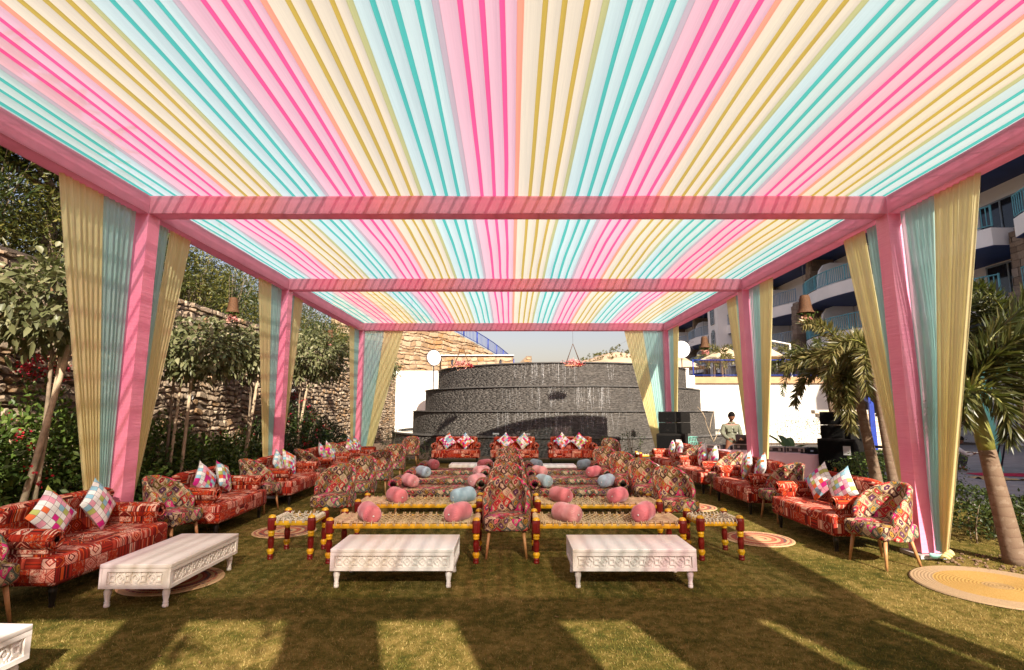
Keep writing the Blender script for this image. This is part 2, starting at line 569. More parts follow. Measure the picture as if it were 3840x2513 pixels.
def charpoy_leg():
    t = MT('turned_leg_paint')
    c = t.coord('Object'); x, y, z = t.sep(c)
    k = z * 2.0 + (t.noise(c, 60.0, 2) - 0.5) * 0.012
    Rd, Ye = (0.16, 0.010, 0.008), (0.66, 0.36, 0.012)
    col = t.ramp(k, [(0.0, Rd), (0.12, Ye), (0.245, Rd), (0.52, Ye), (0.645, Rd), (0.935, Ye)], 'CONSTANT')
    col = t.mix(t.noise(c, 45.0, 4).gt(0.68) * 0.4, col, (0.10, 0.04, 0.015))
    t.set(col, 0.28, spec=0.5)
    return t.m
M_CLEG = charpoy_leg()
M_CRAIL = plain('rail_yellow_paint', (0.64, 0.34, 0.010), 0.38, 0.22, 14, 0.1, 50)
M_ROPE = plain('jute_rope', (0.54, 0.40, 0.23), 0.9, 0.22, 30, 0.3, 300)
M_ROPEW = plain('cotton_rope', (0.64, 0.55, 0.42), 0.9, 0.18, 30, 0.3, 300)
M_WOOD = plain('chair_leg_oak', (0.40, 0.20, 0.075), 0.5, 0.25, 18)
M_DARKWOOD = plain('sofa_leg_black', (0.012, 0.010, 0.009), 0.3, 0.3)
M_STAKE = plain('stake_wood', (0.42, 0.32, 0.21), 0.85, 0.3, 9, 0.4, 40)


def rug(name, stops, ripple):
    t = MT(name)
    c = t.coord('Object'); x, y, z = t.sep(c)
    r = (x * x + y * y).sqrt()
    th = y.atan2(x)
    nz = t.noise(c, 55.0, 3)
    col = t.ramp(r + (nz - 0.5) * 0.012, stops, 'CONSTANT')
    braid = t.white(t.comb((th * 40.0 * (r * 3.0).floor()).floor(), (r * ripple).floor(), 1.0))
    mixc = t.ramp(braid, [(0.0, (0.30, 0.03, 0.03)), (0.3, (0.05, 0.02, 0.05)), (0.55, (0.50, 0.10, 0.05)), (0.8, (0.45, 0.30, 0.18))], 'CONSTANT')
    sel = t.v(col)
    q = t.n('SeparateColor'); t.lk(col, q.inputs[0])
    c2 = t.mix(t.v(q.outputs[2]).lt(0.006), col, mixc)
    c2 = t.mix(0.25, c2, t.ramp(t.noise(c, 180.0, 2), [(0.3, (0.12, 0.08, 0.05)), (0.7, (0.7, 0.5, 0.3))]))
    t.set(c2, 0.95, spec=0.1)
    t.bump(((r * (ripple * 2 * PI)).sin() + (th * 90.0).sin() * 0.05), 0.22, 0.005)
    return t.m
_tan = (0.52, 0.33, 0.17); _mx = (0.4, 0.1, 0.001)
M_RUG = rug('braided_rug', [(0.0, _tan), (0.07, _mx), (0.10, _tan), (0.16, _mx), (0.22, _tan), (0.265, _mx), (0.34, _tan), (0.37, _mx), (0.40, _tan)], 36.0)
M_JUTE = rug('jute_rug', [(0.0, (0.26, 0.16, 0.05)), (0.12, (0.33, 0.19, 0.030)), (0.50, (0.30, 0.21, 0.12))], 34.0)


def grass_ground():
    t = MT('lawn')
    c = t.coord('Object')
    a = t.noise(c, 0.9, 5); b = t.noise(c, 9.0, 5, 0.7); d = t.noise(c, 70.0, 4, 0.7)
    dry = t.ramp(b * 0.6 + a * 0.4, [(0.36, (0.070, 0.080, 0.015)), (0.47, (0.155, 0.132, 0.029)), (0.60, (0.33, 0.25, 0.088))])
    col = t.mix(0.55, dry, t.ramp(d, [(0.25, (0.022, 0.028, 0.006)), (0.8, (0.30, 0.25, 0.09))]), 'SOFT_LIGHT')
    t.set(col, 0.95, spec=0.1)
    t.bump(d + b * 0.5, 0.9, 0.02)
    return t.m
M_LAWN = grass_ground()


def blade_mat():
    t = MT('grass_blade')
    isl = t.island(); c = t.coord('Object')
    a = t.noise(c, 0.9, 5); b = t.noise(c, 9.0, 5, 0.7)
    k = (b * 0.6 + a * 0.4) + (isl - 0.5) * 0.22
    col = t.ramp(k, [(0.36, (0.082, 0.098, 0.018)), (0.47, (0.185, 0.160, 0.035)), (0.62, (0.39, 0.295, 0.108))])
    t.set(col, 0.8, spec=0.15)
    tr = t.n('BsdfTranslucent'); t.lk(col, tr.inputs[0])
    m = t.n('MixShader'); m.inputs[0].default_value = 0.3
    t.lk(t.b.outputs[0], m.inputs[1]); t.lk(tr.outputs[0], m.inputs[2]); t.lk(m.outputs[0], t.out.inputs[0])
    return t.m
M_BLADE = blade_mat()


def leaf(name, stops, rough=0.42, transl=0.28):
    t = MT(name)
    isl = t.island(); c = t.coord('Object')
    col = t.ramp((isl * 0.75 + t.noise(c, 1.3, 3) * 0.5 - 0.12), stops)
    t.set(col, rough, spec=0.4)
    tr = t.n('BsdfTranslucent'); t.lk(t.mix(0.35, col, (0.16, 0.20, 0.015)), tr.inputs[0])
    m = t.n('MixShader'); m.inputs[0].default_value = transl
    t.lk(t.b.outputs[0], m.inputs[1]); t.lk(tr.outputs[0], m.inputs[2]); t.lk(m.outputs[0], t.out.inputs[0])
    return t.m
L_BROAD = leaf('leaf_broad', [(0.0, (0.055, 0.065, 0.024)), (0.5, (0.14, 0.15, 0.062)), (0.95, (0.29, 0.28, 0.15))])
L_SHRUB = leaf('leaf_shrub', [(0.0, (0.030, 0.060, 0.014)), (0.55, (0.085, 0.14, 0.026)), (0.9, (0.16, 0.21, 0.045)), (0.985, (0.45, 0.33, 0.03))])
L_BUSH = leaf('leaf_bush', [(0.0, (0.035, 0.050, 0.012)), (0.5, (0.095, 0.105, 0.024)), (0.9, (0.22, 0.19, 0.045))])
L_DARK = leaf('leaf_dark', [(0.0, (0.014, 0.028, 0.009)), (0.6, (0.042, 0.066, 0.018)), (1.0, (0.090, 0.115, 0.030))])
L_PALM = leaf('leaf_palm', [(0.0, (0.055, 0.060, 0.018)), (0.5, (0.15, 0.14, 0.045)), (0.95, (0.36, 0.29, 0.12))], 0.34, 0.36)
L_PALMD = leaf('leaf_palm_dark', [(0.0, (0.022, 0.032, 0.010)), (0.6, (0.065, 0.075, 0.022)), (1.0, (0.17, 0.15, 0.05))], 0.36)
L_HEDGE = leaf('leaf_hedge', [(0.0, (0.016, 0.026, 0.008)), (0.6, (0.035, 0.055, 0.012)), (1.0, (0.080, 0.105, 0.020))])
L_FLOW = leaf('bougainvillea_petal', [(0.0, (0.36, 0.010, 0.020)), (0.6, (0.52, 0.018, 0.03)), (1.0, (0.62, 0.04, 0.12))], 0.6, 0.35)
L_PETAL = leaf('flower_petal', [(0.0, (0.60, 0.10, 0.16)), (0.5, (0.70, 0.30, 0.28)), (1.0, (0.75, 0.50, 0.34))], 0.7, 0.2)
M_BARK = plain('bark', (0.20, 0.15, 0.10), 0.9, 0.35, 8, 0.6, 30)


def palm_bark():
    t = MT('palm_bark')
    c = t.coord('Object'); x, y, z = t.sep(c)
    ring = (z * 9.0 + t.noise(c, 5.0, 2) * 0.7).fract()
    col = t.ramp(ring, [(0.0, (0.12, 0.075, 0.05)), (0.08, (0.165, 0.11, 0.075)), (0.9, (0.185, 0.13, 0.088)), (1.0, (0.145, 0.095, 0.065))])
    col = t.mix(t.noise(c, 14.0, 5).gt(0.58) * 0.3, col, (0.30, 0.24, 0.18))
    t.set(col, 0.85, spec=0.15)
    t.bump(ring.lt(0.06) * -0.5 + t.noise(c, 40.0, 4), 0.4, 0.008)
    return t.m
M_PALMBARK = palm_bark()
M_SHAFT = plain('palm_crownshaft', (0.17, 0.17, 0.035), 0.5, 0.4, 5, 0.2, 30)
M_SHAFTW = plain('palm_crownshaft_pale', (0.42, 0.36, 0.26), 0.6, 0.3, 7, 0.2, 30)


def stone(name, stops, bscale=18.0, bump=0.6):
    t = MT(name)
    isl = t.island(); c = t.coord('Object')
    n1 = t.noise(c, 7.0, 5, 0.6)
    col = t.ramp((isl * 0.8 + n1 * 0.4 - 0.1), stops)
    col = t.mix(0.5, col, t.ramp(t.noise(c, 22.0, 5, 0.7), [(0.3, (0.25, 0.22, 0.2)), (0.7, (0.75, 0.72, 0.68))]), 'OVERLAY')
    t.set(col, 0.92, spec=0.2)
    t.bump(t.noise(c, bscale, 6, 0.7), bump, 0.03)
    return t.m
M_STONE = stone('rubble_stone', [(0.0, (0.14, 0.108, 0.078)), (0.3, (0.28, 0.22, 0.16)), (0.55, (0.41, 0.335, 0.25)), (0.78, (0.26, 0.16, 0.08)), (0.86, (0.33, 0.265, 0.195)), (1.0, (0.50, 0.42, 0.335))])
M_SANDST = stone('sandstone', [(0.0, (0.20, 0.13, 0.075)), (0.3, (0.38, 0.27, 0.17)), (0.55, (0.46, 0.36, 0.25)), (0.72, (0.33, 0.18, 0.075)), (0.85, (0.40, 0.30, 0.20)), (1.0, (0.54, 0.45, 0.34))], 10, 0.4)
M_FIN = stone('fin_stone', [(0.0, (0.13, 0.095, 0.07)), (0.5, (0.22, 0.165, 0.12)), (1.0, (0.30, 0.24, 0.19))], 10, 0.5)
M_MORTAR = plain('mortar', (0.13, 0.10, 0.075), 0.95, 0.25, 4, 0.5, 30)
M_MORTARP = plain('mortar_pale', (0.22, 0.165, 0.115), 0.95, 0.2, 4, 0.5, 30)


def slate():
    t = MT('wet_slate')
    isl = t.island(); c = t.coord('Object')
    col = t.ramp(isl * 0.75 + t.noise(c, 0.5, 3) * 0.4 - 0.05, [(0.0, (0.055, 0.050, 0.045)), (0.5, (0.092, 0.083, 0.074)), (0.85, (0.125, 0.113, 0.10)), (1.0, (0.20, 0.18, 0.16))])
    t.set(col, 0.55, spec=0.3)
    t.bump(t.noise(c, 30.0, 5), 0.4, 0.02)
    return t.m
M_SLATE = slate()
M_SLATEB = plain('slate_bed', (0.030, 0.027, 0.024), 0.6, 0.3)
M_RIM = plain('polished_granite', (0.10, 0.095, 0.09), 0.12, 0.2, 3)


def falling_water():
    t = MT('falling_water')
    c = t.coord('Object')
    t.set((0.80, 0.80, 0.80), 0.25)
    f = t.noise(c, 26.0, 4)
    a = t.n('BsdfTransparent'); m = t.n('MixShader')
    t.lk((f - 0.38) * 1.25, m.inputs[0]); t.lk(a.outputs[0], m.inputs[1]); t.lk(t.b.outputs[0], m.inputs[2]); t.lk(m.outputs[0], t.out.inputs[0])
    return t.m
M_FALL = falling_water()


def pool_water():
    t = MT('pool_water')
    t.set((0.10, 0.11, 0.10), 0.05, spec=0.6)
    t.bump(t.noise(t.coord('Object'), 9.0, 3), 0.25, 0.02)
    return t.m
M_POOL = pool_water()
M_STUCCO = plain('white_stucco', (0.78, 0.74, 0.66), 0.9, 0.06, 2.0, 0.9, 22)
M_HOTEL = plain('hotel_render', (0.88, 0.86, 0.82), 0.9, 0.06, 0.6, 0.1, 20)
M_NAVY = plain('navy_soffit', (0.018, 0.040, 0.13), 0.6, 0.15, 1.0)
M_TURQ = plain('turquoise_rail', (0.11, 0.36, 0.42), 0.45, 0.1)
M_RAILG = plain('grey_blue_rail', (0.26, 0.36, 0.44), 0.5, 0.1)
M_BLUERAIL = plain('cobalt_rail', (0.015, 0.04, 0.28), 0.45, 0.2)
M_IRON = plain('wrought_iron', (0.015, 0.014, 0.022), 0.5, 0.3)
M_GLASS = plain('dark_window', (0.015, 0.017, 0.022), 0.06, 0.3, 1.0)
M_FRAME = plain('window_frame', (0.28, 0.34, 0.38), 0.5, 0.1)
M_TERRA = plain('terracotta_coping', (0.50, 0.29, 0.15), 0.85, 0.15, 2.0, 0.3, 20)
M_PARASOL = plain('parasol_canvas', (0.62, 0.47, 0.30), 0.85, 0.08, 3.0, 0.1, 30)
M_WHITEP = plain('white_paint', (0.78, 0.77, 0.75), 0.5, 0.05)
def sign_mat():
    t = MT('sign_white'); t.set((0.88, 0.88, 0.87), 0.35); return t.m
M_SIGN = sign_mat()
M_BLACKP = plain('speaker_black', (0.011, 0.010, 0.009), 0.75, 0.25, 40, 0.3, 300, spec=0.12)
M_GRILL = plain('speaker_grille', (0.007, 0.007, 0.007), 0.9, 0.3, 60, 0.5, 500, spec=0.05)
M_LAB = plain('paper_label', (0.5, 0.5, 0.5), 0.6, 0.1)
M_ORANGE = plain('orange_badge', (0.75, 0.10, 0.012), 0.4, 0.05)
M_PCLOTH = plain('pink_table_cloth', (0.94, 0.62, 0.67), 0.7, 0.06, 2.0, 0.15, 20)
M_CASE = plain('flight_case', (0.035, 0.028, 0.026), 0.5, 0.3, 10)
M_ALU = plain('case_aluminium', (0.45, 0.42, 0.40), 0.35, 0.15, metal=0.7)
M_LAPTOP = plain('laptop_shell', (0.030, 0.020, 0.022), 0.4, 0.1)
M_WICK = plain('wicker', (0.095, 0.040, 0.013), 0.8, 0.35, 40, 0.5, 120)
M_MINT = plain('mint_board', (0.20, 0.66, 0.55), 0.6, 0.08, 2)
M_ORBOARD = plain('orange_board', (0.78, 0.24, 0.06), 0.6, 0.08, 2)
M_PAVE = plain('grey_paving', (0.30, 0.275, 0.25), 0.85, 0.2, 2.5, 0.4, 18)
M_SOIL = plain('soil', (0.12, 0.072, 0.040), 0.95, 0.35, 5, 0.8, 25)
M_CLOD = plain('soil_clod', (0.17, 0.105, 0.06), 0.95, 0.35, 15, 0.6, 40)
M_REDCLOTH = plain('red_cloth', (0.50, 0.010, 0.055), 0.7, 0.2, 5, 0.3, 20)
M_JUTECLOTH = plain('jute_cloth', (0.50, 0.34, 0.14), 0.9, 0.2, 8, 0.4, 80)
M_HILL = plain('dry_hillside', (0.48, 0.33, 0.21), 0.95, 0.22, 0.15, 0.6, 1.0)
M_SKIN = plain('skin', (0.20, 0.085, 0.045), 0.5, 0.1)
M_HAIR = plain('hair', (0.008, 0.006, 0.005), 0.8, 0.3, 60, 0.5, 90, spec=0.1)
M_SHIRT = plain('olive_shirt', (0.15, 0.155, 0.105), 0.85, 0.12, 9, 0.3, 22)
M_TROUS = plain('dark_trousers', (0.04, 0.04, 0.05), 0.85, 0.15)
M_WSHIRT = plain('pale_shirt', (0.62, 0.58, 0.52), 0.85, 0.12, 9, 0.3, 22)
M_PIPE = plain('pvc_pipe', (0.36, 0.35, 0.33), 0.5, 0.1)
M_STEP = plain('sandstone_step', (0.55, 0.43, 0.29), 0.85, 0.2, 3, 0.3, 20)
M_STEPW = plain('white_marble_tread', (0.72, 0.68, 0.62), 0.6, 0.1, 3)
M_MINTM = plain('mint_metal', (0.20, 0.55, 0.45), 0.5, 0.1)
M_LANT = plain('lantern_glass', (0.60, 0.58, 0.52), 0.3, 0.05)
# ================================================================== ground
def sheet(name, x0, x1, y0, y1, z, mat, kind='structure', poly=None):
    b = MB()
    pts = poly or [(x0, y0), (x1, y0), (x1, y1), (x0, y1)]
    b.add([(p[0], p[1], z) for p in pts], [tuple(range(len(pts)))])
    return tag(b.build(name, mat), kind=kind)

sheet('ground', -1500, 1500, -600, 2400, -0.008, M_SOIL)
sheet('lawn', -6.3, 8.4, -14, 19.4, 0.0, M_LAWN)
sheet('path', 8.4, 40, 8.9, 27.5, -0.004, M_PAVE)

def grass():
    n = 230000
    y = 2.5 + (rng.random(n) ** 1.7) * 9.5
    x = (rng.random(n) - 0.5) * 2 * np.minimum(1.02 * y + 0.4, 6.6)
    keep = (x > -6.0) & (x < 6.6); x, y = x[keep], y[keep]; n = len(x)
    h = 0.006 + rng.random(n) * 0.016; w = 0.0018 + rng.random(n) * 0.0026
    a = rng.random(n) * 2 * PI; l = rng.normal(size=(n, 2)) * 0.010
    b0 = np.stack([x + np.cos(a) * w, y + np.sin(a) * w, np.zeros(n)], 1)
    b1 = np.stack([x - np.cos(a) * w, y - np.sin(a) * w, np.zeros(n)], 1)
    t = np.stack([x + l[:, 0], y + l[:, 1], h], 1)
    me = tri_mesh('grass', np.stack([b0, b1, t], 1).reshape(-1, 3), np.arange(3 * n), M_BLADE)
    tag(ob('grass', me), 'short half dry turf of the lawn under the canopy', 'grass', kind='stuff')
grass()

# ================================================================== canopy
XL, XR = -4.58, 4.77
BW = 0.22
ZB, ZT = 4.17, 4.40
YB = [-1.38, 6.53, 10.85, 16.55]
canopy = thing('canopy', 'large pastel fabric canopy on pink wrapped posts over the lawn', 'canopy', (0.1, 7.5, 0))
def cp(name, mb, mat, parent=None, **k):
    """a part of the canopy given in world coordinates"""
    par = parent or canopy
    o = mb.build(name, mat, par, **k)
    o.location = (-0.1, -7.5, 0) if par is canopy else (0, 0, 0)
    return o

def truss_along(b, p0, p1, half, n):
    """thin ladder truss: four chords, uprights and diagonals"""
    p0, p1 = Vector(p0), Vector(p1); d = (p1 - p0).normalized()
    s = d.cross(Vector((0, 0, 1))) * half; u = Vector((0, 0, half))
    for a in (-1, 1):
        for c in (-1, 1):
            b.tube([p0 + s * a + u * c, p1 + s * a + u * c], 0.011, 4, smooth=False)
    for i in range(n + 1):
        q = p0 + (p1 - p0) * (i / n)
        for a in (-1, 1):
            b.tube([q + s * a - u, q + s * a + u], 0.007, 4, smooth=False)
        b.tube([q - s - u, q + s - u], 0.007, 4, smooth=False)
        if i < n:
            q2 = p0 + (p1 - p0) * ((i + 1) / n)
            for a in (-1, 1):
                b.tube([q + s * a - u, q2 + s * a + u], 0.006, 4, smooth=False)

def wrap_box(b, p0, p1, hw, z0, z1, n):
    """the cloth tube round a truss: four sides, lightly puckered"""
    p0, p1 = Vector(p0), Vector(p1); d = (p1 - p0); s = d.normalized().cross(Vector((0, 0, 1)))
    ring = [(-hw, z0), (hw, z0), (hw, z1), (-hw, z1)]
    vs = []
    for i in range(n + 1):
        q = p0 + d * (i / n)
        for (a, z) in ring:
            w = noise.noise(Vector((q.x * 1.7, q.y * 1.7, z * 3 + a * 5))) * 0.009
            vs.append(q + s * (a + (w if a > 0 else -w)) + Vector((0, 0, z + w * .6)))
    fs = [(i * 4 + k, i * 4 + (k + 1) % 4, (i + 1) * 4 + (k + 1) % 4, (i + 1) * 4 + k) for i in range(n) for k in range(4)]
    b.add(vs, fs, False)

hw = BW / 2
for sx in (XL - hw, XR + hw):                                  # side beams, one between each pair of posts
    for k in range(3):
        y0, y1 = YB[k] + (0 if k == 0 else 0.002), YB[k + 1] - 0.002
        if k == 2: y1 = YB[3] + BW
        b = MB(); wrap_box(b, (sx, y0, 0), (sx, y1, 0), hw, ZB, ZT, 26)
        o = cp('beam', b, M_WRAP, boxuv=True)
        t = MB(); truss_along(t, (sx, y0 + .03, (ZB + ZT) / 2), (sx, y1 - .03, (ZB + ZT) / 2), hw - 0.02, max(6, int((y1 - y0) / 0.55)))
        cp('truss', t, M_METAL, o)
for y in YB:                                                   # cross beams
    b = MB(); wrap_box(b, (XL + .004, y + hw, 0), (XR - .004, y + hw, 0), hw, ZB + .003, ZT + .002, 40)
    o = cp('beam', b, M_WRAP, boxuv=True)
    t = MB(); truss_along(t, (XL + .02, y + hw, (ZB + ZT) / 2), (XR - .02, y + hw, (ZB + ZT) / 2), hw - 0.02, 17)
    cp('truss', t, M_METAL, o)
for sx in (XL - hw, XR + hw):                                  # posts
    for k, y in enumerate(YB):
        b = MB()
        def pf(u, v, sx=sx, y=y, k=k):
            a = u * 4; e = int(a) % 4; f = a - int(a)
            c = [(-1, -1), (1, -1), (1, 1), (-1, 1)]
            p = Vector(c[e]).lerp(Vector(c[(e + 1) % 4]), f)
            z = 0.06 + v * (ZB - 0.06)
            r = hw * (1 + 0.03 * noise.noise(Vector((p.x * 2 + sx, p.y * 2 + k, z * 1.3))) - 0.02 * math.sin(z * 21 + p.x * 3 - p.y * 2) * noise.noise(Vector((sx, k, z * 2))))
            if z < 0.25: r *= 0.92 + 0.08 * z / 0.25
            return (sx + p.x * r, y + hw + p.y * r, z)
        b.grid(pf, 16, 60, False, closed_u=True)
        o = cp('post', b, M_POST)
        q = MB(); q.box((sx, y + hw, 0.03), (0.34, 0.34, 0.04)); cp('base_plate', q, M_PLATE, o)

# roof cloth: sixteen coloured panels in each bay, each with three folded pleats and a doubled seam
NP = 16
PX0, PX1 = XL - 0.16, XR + 0.16
PW = (PX1 - PX0) / NP
order = 'apy'
bays = [(YB[0] - 0.02, YB[1] + hw, 0.16), (YB[1] + hw, YB[2] + hw, 0.06), (YB[2] + hw, YB[3] + BW + .02, 0.07)]
for bi, (y0, y1, A) in enumerate(bays):
    ny = 18
    def zf(x, t, A=A, bi=bi):
        xx = (x - PX0) / (PX1 - PX0)
        return ZT + 0.022 + A * max(0.0, math.sin(PI * t)) * max(0.0, 4 * xx * (1 - xx)) ** 0.6 + 0.010 * math.sin(PI * t) * noise.noise(Vector((x * 2.3, t * 2.0, bi)))
    for k in range(NP):
        c = order[k % 3]; xa = PX0 + k * PW
        cuts = [0.0]
        for j in range(3):
            m = 0.245 + 0.25 * j + random.uniform(-0.012, 0.012)
            cuts += [m - 0.032, m + 0.032]
        cuts += [1 - 0.075, 1.0]
        ws = random.uniform(0, 90)
        def strip(b, f0, f1, dz=0.0, sub=3, fold=0.0, xa=xa):
            def fn(u, v):
                f = f0 + (f1 - f0) * u
                edge = min(1, 6 * f, 6 * (1 - f)) * min(1, 8 * v, 8 * (1 - v))
                x = xa + f * PW + edge * (.016 * noise.noise(Vector((f * 3, v * 2.2, ws))) + .004 * noise.noise(Vector((f * 9, v * 9, ws))))
                wv_ = 0.022 * edge * noise.noise(Vector((f * 2.2 + ws, v * 3.0, 7)))
                return (x, y0 + (y1 - y0) * v, zf(x, v) + wv_ - dz * math.sin(PI * u) - fold * (1 - abs(2 * u - 1)))
            b.grid(fn, sub, ny, True)
        b = MB()
        for j in (0, 2, 4, 6): strip(b, cuts[j], cuts[j + 1], 0.012)
        o = cp('roof_panel', b, M_ROOF[c], boxuv=True)
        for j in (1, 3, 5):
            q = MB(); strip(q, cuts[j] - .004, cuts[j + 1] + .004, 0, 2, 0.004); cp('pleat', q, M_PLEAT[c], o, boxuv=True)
        nx = order[(k + 1) % 3]
        if k < NP - 1:
            q = MB(); strip(q, cuts[7] - .004, 1.004, 0, 2, 0.004); cp('seam', q, M_SEAM[c + nx], o, boxuv=True)
        else:
            q = MB(); strip(q, cuts[7], 1.0, 0.0, 2); cp('hem', q, M_ROOF[c], o, boxuv=True)

# ------------------------------------------------------------------ curtains
def curtain(t0, t1, b0, b1, mat, label, group, folds=7, amp=0.03, ztop=4.18, zbot=0.10, belly=0.0, side=1, ph=0.0):
    """cloth hung from t0..t1 on the beam and gathered to b0..b1 at the foot of the post"""
    t0, t1, b0, b1 = map(Vector, (t0, t1, b0, b1))
    org = Vector((t0.x, t0.y, 0))
    d = (t1 - t0).normalized(); nrm = Vector((-d.y, d.x)) * side
    b = MB()
    def fn(u, v):
        g = v ** 1.05
        p = (t0.lerp(t1, u)).lerp(b0.lerp(b1, u), g)
        s = math.sin(2 * PI * folds * u + ph + 0.25 * math.sin(v * 2 + u * 5)) * amp * (0.75 + 0.25 * v) * (1 if (b1 - b0).length > 0.1 or v < .85 else 1 - (v - .85) * 4)
        s += 0.35 * amp * math.sin(2 * PI * folds * 2.3 * u + ph * 2 + v * 2)
        s += belly * math.sin(PI * min(1, v * 1.15)) ** 2 * math.sin(PI * u)
        p = p + nrm * s
        return (p.x - org.x, p.y - org.y, ztop + (zbot - ztop) * v)
    b.grid(fn, folds * 8, 44, True)
    o = b.build('curtain', mat, None, (org.x, org.y, 0), boxuv=True)
    return tag(o, label, 'curtain', group)

names = ['', 'front', 'middle', 'rear']
for side, sx, wd in ((-1, XL - hw - .02, 'left'), (1, XR + hw + .02, 'right')):
    for k in (1, 2, 3):
        y = YB[k]; g = 'curtains gathered to the posts'
        w = f'{names[k]} {wd} pink post'
        dd = 0.55 if k == 1 else 0.5
        yb = y - 0.03
        bl = 0.10 if (side == 1 and k == 1) else 0.0
        curtain((sx, y - 0.02), (sx, y - 0.02 - dd), (sx + .02 * side, yb), (sx + .02 * side, yb - .07), M_DRAPE_A,
                f'aqua curtain on the camera side of the {w}', g, 6, 0.020, belly=bl, side=side, ph=k)
        curtain((sx, y - 0.03 - dd), (sx, y - 0.05 - 2 * dd - (.06 if k == 1 else 0)), (sx + .03 * side, yb - .06), (sx + .03 * side, yb - .15), M_DRAPE_Y,
                f'yellow curtain on the camera side of the {w}', g, 7, 0.020, side=side, ph=k * 2)
        if k < 3:
            y2 = y + BW
            curtain((sx, y2 + .02), (sx, y2 + 0.38), (sx, y2 - .02), (sx, y2 + .03), M_DRAPE_A,
                    f'narrow aqua curtain on the far side of the {w}', g, 5, 0.018, side=side, ph=k)
            curtain((sx, y2 + .40), (sx, y2 + 0.88), (sx + .02 * side, y2 + .0), (sx + .02 * side, y2 + .08), M_DRAPE_Y,
                    f'yellow curtain on the far side of the {w}', g, 6, 0.020, side=side, ph=k)
        else:
            xi = XL if side == -1 else XR
            yy = y + hw
            e = -side
            curtain((xi + e * .02, yy), (xi + e * .62, yy), (xi + e * .02, yy), (xi + e * .13, yy), M_DRAPE_A,
                    f'aqua curtain on the rear beam beside the {wd} post', g, 6, 0.022, ph=k)
            curtain((xi + e * .63, yy), (xi + e * 1.22, yy), (xi + e * .12, yy), (xi + e * .26, yy), M_DRAPE_Y,
                    f'yellow curtain on the rear beam beside the {wd} aqua curtain', g, 7, 0.022, ph=k)
# unseen cloths added on the front beam: their gaps shape the sun patches
for i, (xa, xb) in enumerate([(-4.5, -2.26), (-1.42, -.90), (-.10, .64), (1.26, 2.12), (2.68, 3.74), (3.84, 4.7)]):
    tag(curtain((xa, YB[0] + hw), (xb, YB[0] + hw), (xa + .03, YB[0] + hw), (xb - .03, YB[0] + hw), M_POST,
            f'unseen pink cloth added behind the camera to shape the sun patches, {["first", "second", "third", "fourth", "fifth", "sixth"][i]} from the left', 'unseen cloths added to shape the sun patches', 5, 0.05, zbot=0.02))
# knots of cloth at the feet of the right front post
k = MB()
for i in range(3):
    k.tube([(math.cos(a) * .035 + (i - 1) * .025, math.sin(a) * .03, .05 + i * .02 + .015 * math.sin(a * 2)) for a in [j * PI / 5 for j in range(11)]], 0.018, 6)
tag(k.build('cloth_knot', M_DRAPE_Y, None, (XR + hw + .05, YB[1] - .17, 0.02)), 'knotted yellow cloth end on the turf at the front right post', 'cloth')
k = MB()
for i in range(4):
    k.tube([(.12 * math.cos(a) * (.6 + .1 * i), .035 * math.sin(a) - .008 * i, .02 + i * .008 + .008 * math.sin(a * 3)) for a in [j * PI / 6 for j in range(13)]], 0.013, 6)
tag(k.build('cloth_bundle', M_DRAPE_A, None, (XR + hw, YB[1] - .10, 0.03)), 'bunched aqua cloth at the foot of the front right post', 'cloth')

